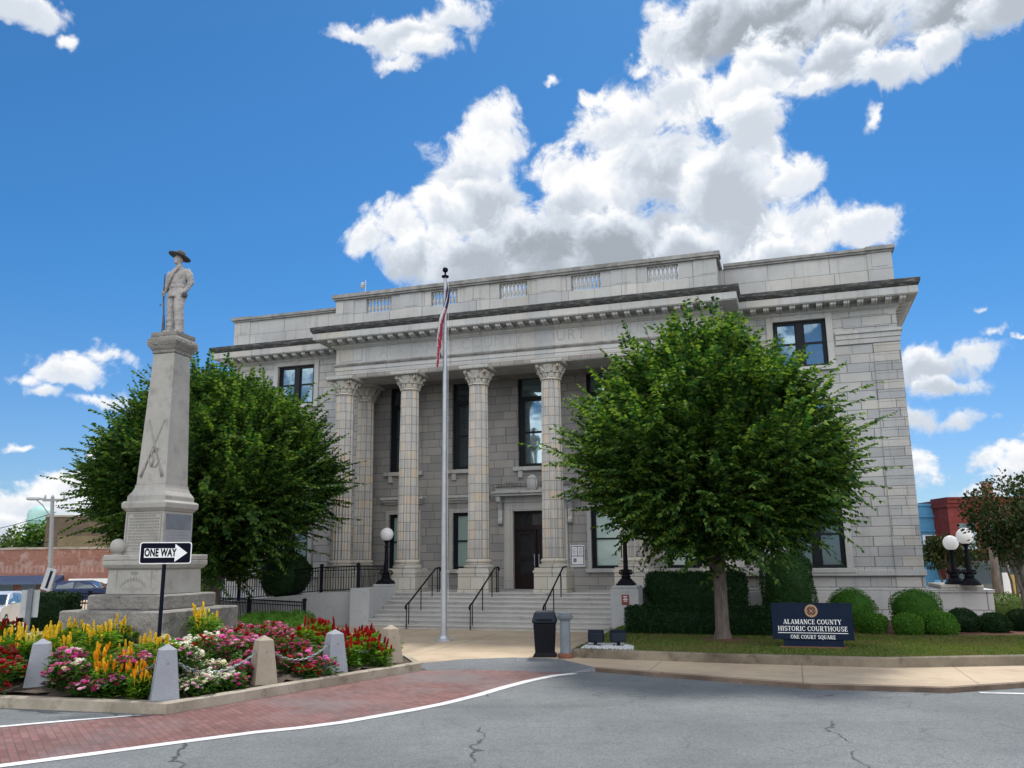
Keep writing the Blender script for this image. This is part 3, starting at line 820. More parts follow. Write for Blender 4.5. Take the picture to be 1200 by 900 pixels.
for x0, x1 in ((-.88, -.02), (.02, .88)):
    mb.box(x0, x0 + .14, RY + .15, RY + .24, 1.31, 3.78); mb.box(x1 - .14, x1, RY + .15, RY + .24, 1.31, 3.78)
    mb.box(x0 + .14, x1 - .14, RY + .15, RY + .24, 3.6, 3.78); mb.box(x0 + .14, x1 - .14, RY + .15, RY + .24, 1.31, 1.95)
    mb.box(x0 + .14, x1 - .14, RY + .16, RY + .24, 2.52, 2.62)
door = mb.build('entrance_door', 'door', CH)
mb = MB().box(-.88, .88, RY + .21, RY + .225, 3.98, 4.46)
for x0, x1 in ((-.74, -.16), (.16, .74)): mb.box(x0, x1, RY + .215, RY + .23, 1.95, 3.6)
mb.build('pane', M_glass('door_glass', (.03, .035, .04), .3), door)
for x in (-.1, .1): MB().box(x - .015, x + .015, RY + .08, RY + .10, 2.25, 2.75).build('handle', 'alu', door)
MB().ball((.32, RY + .13, 2.62), .05, 10, 8).build('door_knob', 'alu', door)
# notice board on the wall right of the door
nb = MB().box(1.52, 2.12, RY - .05, RY + .01, 2.22, 3.1).build('notice_board', 'white', CH)
mb = MB()
for a, b, c, d in ((1.54, 2.10, 3.03, 3.06), (1.54, 2.10, 2.64, 2.67), (1.54, 2.10, 2.28, 2.31), (1.54, 1.57, 2.31, 3.03), (2.07, 2.10, 2.31, 3.03), (1.81, 1.835, 2.67, 3.03)):
    mb.box(a, b, RY - .058, RY - .051, c, d)
mb.build('board_frame', 'bluesign', nb)
for xa, xb in ((1.62, 1.76), (1.90, 2.03)):
    mb = MB()
    for k in range(5): mb.box(xa, xb - .02 * (k % 2), RY - .055, RY - .051, 2.95 - k * .055, 2.965 - k * .055)
    mb.box(xa - .01, xa - .004, RY - .054, RY - .0505, 2.72, 2.97)
    mb.build('printed_sheet', 'plaque', nb)
MB().box(1.64, 1.78, RY - .055, RY - .051, 2.40, 2.56).build('printed_panel', 'plaque', nb)

# columns
def shaft(mb, r0, r1, z0, z1, nf=20):
    rr = []
    for k in range(9):
        tt = k / 8
        r = r0 + (r1 - r0) * tt ** 1.5
        ring = []
        for i in range(nf * 6):
            ph = i % 6
            dr = (0, 0, .6, .95, .95, .6)[ph] * .06
            a = 2 * PI * i / (nf * 6)
            ring.append(((r - dr) * math.cos(a), (r - dr) * math.sin(a), z0 + (z1 - z0) * tt))
        rr.append(ring)
    return mb.rings(rr)

colx = [-7.8, -4.68, -1.56, 1.56, 4.68, 7.8]
sh_me = shaft(MB(), .44, .385, 2.56, 9.62).build('column', 'fluted', CH)
base_p = [(.56, 2.215), (.60, 2.25), (.60, 2.32), (.55, 2.36), (.49, 2.38), (.48, 2.42), (.52, 2.44), (.53, 2.49), (.50, 2.53), (.455, 2.56)]
mb = MB().lathe(base_p, 32); mb.sq([(.62, 2.12), (.62, 2.213)])
cb = mb.build('column_base', 'pedestal', sh_me, smooth=R(40))
pd = MB().sq([(.66, 1.29), (.66, 1.42), (.64, 1.425), (.64, 2.02), (.67, 2.025), (.67, 2.118)]).build('pedestal', 'pedestal', sh_me, bevel=.015)
mb = MB().lathe([(.385, 9.62), (.43, 9.63), (.43, 9.69), (.39, 9.70), (.395, 9.9), (.42, 10.08), (.48, 10.2), (.50, 10.24)], 24)
for ring_r, z0, hh, nn, off in ((.40, 9.70, .26, 10, 0), (.41, 9.86, .26, 10, .5)):
    for i in range(nn):
        a = 2 * PI * (i + off) / nn; ca, sa = math.cos(a), math.sin(a)
        tx, ty = -sa, ca
        rr = []
        for tt, o, wd in ((0, .0, .10), (.45, .045, .115), (.8, .10, .09), (1, .15, .05), (.9, .17, .03)):
            r = ring_r + o; z = z0 + hh * tt
            rr.append([(r * ca - tx * wd, r * sa - ty * wd, z), (r * ca + tx * wd, r * sa + ty * wd, z), ((r + .035) * ca + tx * wd * .6, (r + .035) * sa + ty * wd * .6, z + .01), ((r + .035) * ca - tx * wd * .6, (r + .035) * sa - ty * wd * .6, z + .01)])
        mb.rings(rr)
for i in range(4):
    a = PI / 4 + i * PI / 2; ca, sa = math.cos(a), math.sin(a)
    for tw in (-1, 1):
        pts = [(.44 * math.cos(a + tw * .42), .44 * math.sin(a + tw * .42), 9.98)]
        for k in range(9):
            ph = k / 8 * 1.6 * PI
            rr_ = .60 + .075 * math.cos(PI * .9 - ph) * (1 - k * .06); zz_ = 10.16 + .075 * math.sin(PI * .9 - ph) * (1 - k * .06)
            pts.append((rr_ * math.cos(a + tw * .07), rr_ * math.sin(a + tw * .07), zz_))
        mb.tube(pts, .032, 6)
cp = mb.build('capital', 'pedestal', sh_me, smooth=R(35))
ab = MB().sq([(.56, 10.25), (.62, 10.28), (.64, 10.35), (.64, 10.398)]).build('abacus', 'face', sh_me)
sh_me.location = (colx[0], -.417, 0)
for x in colx[1:]:
    c = copy_tree(sh_me, CH); c.location = (x, -.417, 0)
for s in (-1, 1):
    c = copy_tree(sh_me, CH); c.location = (s * 7.72, 1.34, 0); c.name = 'engaged_column'

# entablature of the portico
mb = MB()
for z0, z1, o in ((10.402, 10.58, -.06), (10.583, 10.77, -.03), (10.773, 10.95, 0)):
    mb.box(-PX - o, PX + o, PY - o, WY + .2, z0, z1)
    mb.box(-PX - o, PX + o, PY - o, PY + 1.0, z0, z1) if 0 else None
mb.build('architrave', 'face', CH)
mb = MB().sweep([(0, 10.953), (.05, 10.96), (.09, 11.02), (.09, 11.06), (.03, 11.08), (0, 11.085)], [(-PX, WY), (-PX, PY), (PX, PY), (PX, WY)])
mb.build('moulding', 'cap', CH)
fz = MB().box(-PX + .03, PX - .03, PY + .03, WY + .2, 11.08, 11.90).build('frieze', 'face', CH)
for s in (-1, 1):
    mb = MB()
    for a, b, c, d in ((7.02, 8.14, 11.72, 11.75), (7.02, 8.14, 11.18, 11.21), (7.02, 7.05, 11.21, 11.72), (8.11, 8.14, 11.21, 11.72), (6.80, 6.84, 11.1, 11.86)):
        x0, x1 = sorted((s * a, s * b)); mb.box(x0, x1, PY + .012, PY + .05, c, d)
    mb.build('frieze_panel', 'letter', fz)
for wd, xw in (('ALAMANCE', -4.45), ('COUNTY', -.98), ('COURT', 1.93), ('HOUSE', 4.85)):
    text_mesh('inscribed_word', wd, .66, 'letter', fz, Matrix.Translation((xw, PY + .028, 11.47)) @ Matrix.Rotation(PI / 2, 4, 'X'), .006, 1.12, .93)

PATH = [(WX, DEP), (WX, WY), (PX, WY), (PX, PY), (-PX, PY), (-PX, WY), (-WX, WY), (-WX, DEP)]
PATH = PATH[::-1]
# travelling left to right along the front keeps the street on the right hand
mb = MB().sweep([(-.3, 11.76), (.02, 11.765), (.05, 11.80), (.12, 11.84), (.14, 11.90), (.14, 12.06), (.70, 12.065), (.70, 12.09), (.735, 12.10), (.735, 12.365), (-.3, 12.37)], PATH)
cn = mb.build('cornice', 'face', CH)
mb = MB().sweep([(-.3, 12.372), (.74, 12.372), (.79, 12.43), (.83, 12.50), (.84, 12.62), (.80, 12.66), (-.3, 12.70)], PATH)
mb.build('gutter', 'gutter', cn)
def modil(cx, cy, rot=0):
    o = inst(md0, cn, (cx, cy, 0), (0, 0, rot)); return o
mb = MB()
prf = [(.0, 12.062), (.0, 11.90), (-.40, 11.93), (-.47, 11.97), (-.48, 12.062)]
mb.rings([[(-.105, a, z) for a, z in prf], [(.105, a, z) for a, z in prf]])
md0 = mb.build('modillion', 'plinth', cn)
first = True
nP = 35
for i in range(nP):
    x = -8.3 + i * 16.6 / (nP - 1)
    if first: md0.location = (x, PY - .14, 0); first = False
    else: modil(x, PY - .14)
for s in (-1, 1):
    for i in range(13):
        modil(s * (9.1 + i * .49), WY - .14)
    for i in range(8):
        modil(s * (WX + .14), WY + .3 + i * .49, -s * PI / 2 * -1)

# parapet
zb, zt = 12.66, 14.02
ops = [(c - .62, c + .62, 13.30, 13.97) for c in (-6.27, -3.13, 0, 3.13, 6.27)]
mb = MB().wall(-PX, PX, zb, zt, PY, .3, ops, back=PY + .3)
for s in (-1, 1):
    mb.add([(s * PX, PY, zb), (s * PX, WY + .3, zb), (s * PX, WY + .3, zt), (s * PX, PY, zt)], [(0, 1, 2, 3)])
for c in (-8.0, -4.7, -1.57, 1.57, 4.7, 8.0):
    a, b = max(-PX - .03, c - .52), min(PX + .03, c + .52)
    mb.box(a, b, PY - .04, PY + .02, zb, zt - .01)
    mb.box(max(a, c - .3), min(b, c + .3), PY - .055, PY - .035, 13.42, 13.46)
pp = mb.build('parapet', 'parapet', CH)
mb = MB()
mb.box(-PX - .12, PX + .12, PY - .14, PY + .42, 14.02, 14.10); mb.box(-PX - .18, PX + .18, PY - .2, PY + .46, 14.104, 14.26)
for s in (-1, 1):
    x0, x1 = sorted((s * (PX - .3), s * (PX + .12)))
    mb.box(x0, x1, PY + .464, WY + .5, 14.03, 14.10); mb.box(x0, x1 + .0, PY + .466, WY + .5, 14.104, 14.24)
mb.build('coping', 'cap', pp)
mb = MB().lathe([(.075, 13.30), (.075, 13.36), (.04, 13.39), (.075, 13.50), (.078, 13.56), (.045, 13.70), (.035, 13.80), (.055, 13.84), (.07, 13.90), (.07, 13.97)], 10)
bl0 = mb.build('baluster', 'face', pp, smooth=R(50))
fb = True
for c in (-6.27, -3.13, 0, 3.13, 6.27):
    for k in range(7):
        p = (c - .51 + k * .17, PY + .15, 0)
        if fb: bl0.location = p; fb = False
        else: inst(bl0, pp, p)
for s in (-1, 1):
    mb = MB()
    a, b = sorted((s * (PX + .0), s * 14.80)); mb.box(a, b, WY, WY + .4, zb, zt)
    a, b = sorted((s * 13.95, s * 14.83)); mb.box(a, b, WY - .04, WY + .5, zb, zt)
    a, b = sorted((s * 14.15, s * 14.65)); mb.box(a, b, WY - .055, WY - .035, 13.46, 13.5)
    a, b = sorted((s * 14.4, s * 14.80)); mb.box(a, b, WY + .5, DEP, zb, zt)
    p2 = mb.build('parapet', 'parapet', CH)
    mb = MB()
    a, b = sorted((s * (PX + .2), s * 14.88)); mb.box(a, b, WY - .1, WY + .5, 14.022, 14.10); 
    a, b = sorted((s * (PX + .2), s * 14.92)); mb.box(a, b, WY - .15, WY + .5, 14.104, 14.22)
    a, b = sorted((s * 13.9, s * 14.95)); mb.box(a, b, WY - .18, WY + .5, 14.106, 14.25)
    a, b = sorted((s * 14.35, s * 14.92)); mb.box(a, b, WY + .503, DEP, 14.03, 14.22)
    mb.build('coping', 'cap', p2)
MB().box(-14.5, 14.5, WY + .3, DEP, 12.3, 12.75).build('roof', 'roof', CH)
MB().box(-PX + .3, PX - .3, PY + .3, WY + .3, 12.3, 12.74).build('roof', 'roof', CH)
MB().wall(-WX, WX, -.2, 12.3, DEP, .1, []).build('rear_wall', 'ashlar', CH)

# entrance stairs and cheek walls
ST = thing('entrance_stairs', 'broad flight of grey concrete steps up to the portico between low block walls', 'stairs', (BX, BY, 0), -YAW)
mb = MB()
NR = 8; zl = 1.29; rise = (zl - .1) / NR; tread = (3.73 - 1.15) / (NR - 1)
prof = [(-1.15, zl)]
pts = [(RY, -.2), (RY, zl)]
y = -1.15
z = zl
pts.append((y, z))
for k in range(NR):
    z -= rise
    pts.append((y, z + .001 if k < NR - 1 else .02))
    if k < NR - 1:
        y -= tread; pts.append((y, z))
pts.append((y, -.2))
sx0, sx1 = -4.84, 4.36
mb.rings([[(sx0, a, b) for a, b in pts], [(sx1, a, b) for a, b in pts]])
# nosings
y, z = -1.15, zl
for k in range(NR):
    mb.box(sx0 + .01, sx1 - .01, y - .05, y + .05, z - .05, z + .003)
    z -= rise; y -= tread
MB_st = mb.build('steps', 'concrete', ST, bevel=.008)
for s, xa, xb in ((-1, -5.64, -4.84), (1, 4.36, 5.32)):
    mb = MB().box(xa, xb, -3.42, -1.0, -.1, 1.52)
    if s < 0: mb.box(xa - .0, xb, -1.0, -.95, -.1, 1.5)
    mb.build('cheek_wall', 'cheek', ST, bevel=.02)
    ya, yb = (-1.65, -.96) if s < 0 else (-3.40, -2.4)
    MB().box(xa + .04, xb - .04, ya, yb, 1.523, 1.62).build('lamp_plinth', 'cheek', ST, bevel=.02)
MB().prism_xz([(-15.5, -.1), (-5.645, -.1), (-5.645, 1.36), (-7.2, 1.34), (-15.5, .62)], -2.7, WY - .15).build('ramp_wall', 'cheek', ST, bevel=.02)
MB().box(5.325, 8.6, -2.3, WY - .15, -.1, 1.30).build('terrace', 'cheek', ST, bevel=.02)
mb = MB().box(-5.646, -4.845, -1.0, RY, -.1, 1.288).box(4.37, 5.318, -1.0, RY, -.1, 1.288)
mb.box(-7.9, -5.65, WY - .145, RY, -.1, 1.286); mb.box(5.33, 7.9, WY - .145, RY, -.1, 1.286)
mb.build('landing', 'concrete', ST)
rp = MB().box(4.74, 5.0, -3.43, -3.421, .98, 1.32).build('red_notice', 'redsign', ST)
mb = MB()
for k, w_ in enumerate((.07, .05, .08, .06)): mb.box(4.87 - w_, 4.87 + w_, -3.434, -3.431, 1.25 - k * .05, 1.27 - k * .05)
mb.build('printed_panel', 'white', rp)

# handrails
for i, (xr, lab) in enumerate(((-3.1, 'black pipe handrail on the stairs nearest the tall flagpole'), (-.62, 'black pipe handrail on the middle of the stairs left of the door'), (2.10, 'black pipe handrail on the stairs rising behind the dark bin'))):
    h = thing('stair_handrail', lab, 'handrail', (BX, BY, 0), -YAW, 'handrails on the entrance stairs')
    yb, yt = -3.62, -.95
    zb_ = lambda yy: max(.11, min(zl, zl - max(0, (-1.15 - yy)) * (zl - .12) / (3.73 - 1.15)))
    mb = MB()
    mb.tube([(xr, yb - .28, .80), (xr, yb - .30, .88), (xr, yb - .22, .95), (xr, yb, 1.02), (xr, -1.15, 2.22), (xr, -.75, 2.25), (xr, -.65, 2.2), (xr, -.65, 2.1)], .03, 8)
    mb.build('rail', 'black', h, smooth=R(50))
    for yy, zt_ in ((yb - .2, .95), (yb, 1.02), (-2.55, 1.58), (-1.5, 2.06), (-.78, 2.25), (-.98, 2.23)):
        MB().tube([(xr, yy, zb_(yy) - .02), (xr, yy, zt_)], .021, 8).build('post', 'black', h, smooth=R(50))

# ------------------------------------------------------------------ ground, road, walks
def xy(v): return (v.x, v.y)
flat('ground', [(-1500, -300), (1500, -300), (1500, 3000), (-1500, 3000)], -.03, 'earth')
flat('road', [(-90, -12), (90, -12), (90, 75), (-90, 75)], 0, 'road')

WZ = .10
# brick crossing between the island kerb and the white line
cross = [G(-140, 872), G(0, 853), G(165, 839), G(195, 836), G(340, 812), G(493, 784), G(560, 784), G(640, 786), G(668, 790), G(620, 797.5), G(560, 815), G(480, 833), G(400, 847), G(300, 858.5), G(200, 871), G(100, 885), G(0, 898), G(-160, 925)]
flat('crosswalk', [xy(p) for p in cross], .004, 'paver')
ribbon('crosswalk_line', [xy(G(*p)) for p in ((-160, 925), (0, 898), (100, 885), (200, 871.5), (300, 858.5), (350, 853.5), (400, 847), (440, 840), (480, 833), (520, 825), (560, 815), (590, 806), (620, 798), (650, 792), (674, 789.5))], .21, .008, 'paint')
ribbon('crosswalk_line', [xy(G(*p)) for p in ((-140, 872), (0, 852), (80, 845), (165, 838.5))], [.15, .15, .13, .05], .009, 'paint')
ribbon('lane_mark', [xy(G(864, 800)), xy(G(887, 799.5))], .28, .008, 'paint')
ribbon('lane_mark', [xy(G(1148, 812)), xy(G(1230, 814))], .16, .008, 'paint')

# plaza and sidewalk slab, flush apron of asphalt where the crossing meets it
outer = [(-18, 29)] + [xy(G(*p, WZ)) for p in ((300, 762), (420, 776), (497, 776.5), (545, 772.5), (600, 770.5), (655, 772), (697, 782), (950, 801), (1110, 805.5), (1206, 799), (1330, 792))]
far = [(34, 27), (60, 62), (-40, 62)]
flat('plaza', outer + far, WZ, 'walk', thick=.3)
ap_top = [G(*p, WZ) for p in ((480, 776.4), (545, 772.5), (600, 770.5), (655, 772), (697, 782))]
ap_bot = [G(*p) for p in ((484, 786), (545, 785), (610, 786.5), (668, 789), (700, 787.5))]
mb = MB()
mb.add([(p.x, p.y, WZ + .003) for p in ap_top] + [(p.x, p.y, .006) for p in ap_bot], [(i, 5 + i, 6 + i, i + 1) for i in range(4)])
mb.build('apron', 'apron')['kind'] = 'structure'
# dark stained edge of the sidewalk
def curb(name, pts, w, z0, z1, mat, label=None):
    P = [Vector(p) for p in pts]
    mb = MB()
    mb.sweep([(.012, z0), (.012, z1 - .02), (-.02, z1), (-w, z1), (-w, z0)], P)
    o = mb.build(name, mat)
    o['kind'] = 'structure'
    return o
edge = [xy(G(*p, WZ)) for p in ((697, 782), (950, 801), (1110, 805.5), (1206, 799), (1330, 792))]
curb('sidewalk_kerb', edge, .05, -.1, WZ + .006, 'curbdark')

# lawn on the right with its raised kerb
lw = [xy(G(*p, WZ)) for p in ((671, 770.5), (745, 773.5), (860, 777.5), (1040, 782.5), (1200, 779.5), (1340, 776))]
LZ = .30
curb('lawn_kerb', lw, .16, 0, LZ + .012, 'lawncurb')
def offset_line(P, d):
    out = []
    for i, p in enumerate(P):
        a, b = Vector(P[max(0, i - 1)]), Vector(P[min(len(P) - 1, i + 1)])
        t_ = (b - a).normalized(); out.append((p[0] - t_.y * d, p[1] + t_.x * d))
    return out
inn = offset_line(lw, .155)
bl = L2W(4.75, -3.55); br_ = L2W(30, -2)
lawn_poly = inn + [(br_.x, br_.y), xy(L2W(15, .9)), xy(L2W(8.5, .8)), xy(L2W(5.5, -1.5)), xy(L2W(5.5, -3.55)), xy(bl)]
flat('lawn', lawn_poly, LZ - .01, 'grassbase', thick=.3)
curb('lawn_edge', [xy(bl), inn[0]][::-1], .08, 0, LZ - .004, 'curb')

def in_poly(p, poly):
    c = False; n = len(poly)
    for i in range(n):
        x1, y1 = poly[i]; x2, y2 = poly[(i + 1) % n]
        if (y1 > p[1]) != (y2 > p[1]) and p[0] < (x2 - x1) * (p[1] - y1) / (y2 - y1) + x1: c = not c
    return c

mulch_poly = [xy(L2W(9.0, -1.6)), xy(L2W(9.2, -3.6)), xy(G(1000, 741, LZ)), xy(G(1060, 746, LZ)), xy(G(1130, 745.5, LZ)), xy(G(1300, 744, LZ)), xy(L2W(24, 1)), xy(L2W(15, .88)), xy(L2W(9, .88))]
flat('mulch_bed', mulch_poly, LZ + .004, 'mulch')
grv_poly = [xy(G(*p, LZ)) for p in ((681, 760), (742, 762), (742, 758), (730, 754.5), (690, 754.5))]
flat('gravel_bed', grv_poly, LZ + .006, 'gravel')
# gravel stones
mb = MB()
for _ in range(900):
    u = grv_poly[random.randrange(5)]; v_ = grv_poly[random.randrange(5)]; w_ = grv_poly[random.randrange(5)]
    a, b = random.random(), random.random()
    if a + b > 1: a, b = 1 - a, 1 - b
    x = u[0] + a * (v_[0] - u[0]) + b * (w_[0] - u[0]); y = u[1] + a * (v_[1] - u[1]) + b * (w_[1] - u[1])
    r = random.uniform(.012, .03)
    mb.add([(x - r, y, LZ), (x, y - r, LZ), (x + r, y, LZ), (x, y + r, LZ), (x, y, LZ + r * 1.2 + .006)], [(0, 1, 4), (1, 2, 4), (2, 3, 4), (3, 0, 4)])
tag(mb.build('gravel', 'gravel', weld=False), 'white gravel heaped around the two floodlights', 'gravel', kind='stuff')

def blades(name, poly, n, z, hmin, hmax, mat, avoid=()):
    xs = [p[0] for p in poly]; ys = [p[1] for p in poly]
    V = []; k = 0
    while k < n:
        x, y = random.uniform(min(xs), max(xs)), random.uniform(min(ys), max(ys))
        if not in_poly((x, y), poly) or any(in_poly((x, y), q) for q in avoid): continue
        k += 1
        a = random.uniform(0, 2 * PI); h = random.uniform(hmin, hmax); w = .012 + .006 * random.random()
        lx, ly = random.gauss(0, .4) * h, random.gauss(0, .4) * h
        V += [(x - w * math.cos(a), y - w * math.sin(a), z), (x + w * math.cos(a), y + w * math.sin(a), z), (x + lx, y + ly, z + h)]
    me = bpy.data.meshes.new(name)
    me.from_pydata(V, [], [(3 * i, 3 * i + 1, 3 * i + 2) for i in range(n)])
    me.materials.append(MAT[mat])
    o = bpy.data.objects.new(name, me); COL.objects.link(o)
    return o
front_lawn = inn + [xy(G(1300, 745, LZ)), xy(G(1060, 741, LZ)), xy(L2W(9.2, -3.3)), xy(L2W(5.4, -3.3)), xy(bl)]
tag(blades('grass', front_lawn, 60000, LZ - .012, .035, .075, 'grass', (mulch_poly, grv_poly)), 'short mown grass of the lawn behind the stone kerb', 'grass', kind='stuff')

# island with its kerb and bed
isl = [(-20, 18.72), xy(G(195, 837.5)), xy(G(493, 786)), (-2.6, 22.1), (-5.2, 25.6), (-9, 28.2), (-21, 30)]
KZ = .19
curb('island_kerb', [isl[0], isl[1], isl[2], isl[3], isl[4]], .17, -.1, KZ, 'curb')
def inset(poly, d):
    c = Vector((sum(p[0] for p in poly) / len(poly), sum(p[1] for p in poly) / len(poly)))
    out = []
    n = len(poly)
    for i in range(n):
        p0, p1, p2 = Vector(poly[i - 1]), Vector(poly[i]), Vector(poly[(i + 1) % n])
        d1, d2 = (p1 - p0).normalized(), (p2 - p1).normalized()
        n1, n2 = Vector((-d1.y, d1.x)), Vector((-d2.y, d2.x))
        m = (n1 + n2) / (1 + n1.dot(n2))
        out.append((p1.x + m.x * d, p1.y + m.y * d))
    return out
bedp = inset(isl, .16)
MON = Vector((-9.2, 22.2))
def bed_z(x, y):
    d = math.hypot(x - MON.x, y - MON.y)
    return KZ - .05 + .52 * math.exp(-(max(0, d - 1.6) / 3.0) ** 2)
mb = MB()
idx = {}
st = .3
for i in range(int(20 / st)):
    for k in range(int(16 / st)):
        x, y = -20.5 + i * st, 14.5 + k * st
        cs = [(x, y), (x + st, y), (x + st, y + st), (x, y + st)]
        if all(in_poly(c, bedp) for c in cs):
            b = len(mb.v)
            mb.add([(c[0], c[1], bed_z(*c) + .03 * math.sin(c[0] * 7) * math.cos(c[1] * 9)) for c in cs], [(0, 1, 2, 3)])
soil = mb.build('flower_bed_soil', 'soil', smooth=True); soil['kind'] = 'structure'
flat('flower_bed_base', bedp, KZ - .035, 'soil')

# ------------------------------------------------------------------ foliage builders
def leaf_mesh(name, P, T, Nn, L, Wd, mat, parent=None, extra=None, fold=.25):
    """P base points, T direction, Nn leaf normal; arrays (n,3); one folded blade of two quads each"""
    P = np.asarray(P, float); T = np.asarray(T, float); Nn = np.asarray(Nn, float)
    T /= np.linalg.norm(T, axis=1)[:, None] + 1e-9
    S = np.cross(T, Nn); S /= np.linalg.norm(S, axis=1)[:, None] + 1e-9
    U = np.cross(S, T)
    n = len(P); L = np.broadcast_to(np.asarray(L, float), (n,))[:, None]; Wd = np.broadcast_to(np.asarray(Wd, float), (n,))[:, None]
    tip = P + T * L - U * L * .18
    midp = P + T * L * .45
    l = midp + S * Wd + U * Wd * fold; r = midp - S * Wd + U * Wd * fold
    V = np.stack([P, r, tip, l], 1).reshape(-1, 3)
    F = np.arange(4 * n).reshape(n, 4)
    vs = V; nv = 4 * n
    polys = F
    me = bpy.data.meshes.new(name)
    ex_v, ex_f = extra if extra else ([], [])
    tv = nv + len(ex_v)
    me.vertices.add(tv)
    co = np.concatenate([vs.reshape(-1), np.asarray(ex_v, float).reshape(-1)]) if len(ex_v) else vs.reshape(-1)
    me.vertices.foreach_set('co', co)
    loops = list(polys.reshape(-1)); starts = list(range(0, 4 * n, 4)); 
    off = 4 * n
    if len(ex_v):
        for f in ex_f:
            starts.append(off); loops += [nv + i for i in f]; off += len(f)
    me.loops.add(len(loops)); me.polygons.add(len(starts))
    me.loops.foreach_set('vertex_index', loops)
    me.polygons.foreach_set('loop_start', starts)
    me.update(calc_edges=True); me.validate()
    me.materials.append(MAT[mat])
    o = bpy.data.objects.new(name, me); COL.objects.link(o)
    if parent is not None: o.parent = parent
    return o

def lerp_prof(prof, z):
    for (z0, r0), (z1, r1) in zip(prof, prof[1:]):
        if z0 <= z <= z1: return r0 + (r1 - r0) * (z - z0) / (z1 - z0)
    return 0

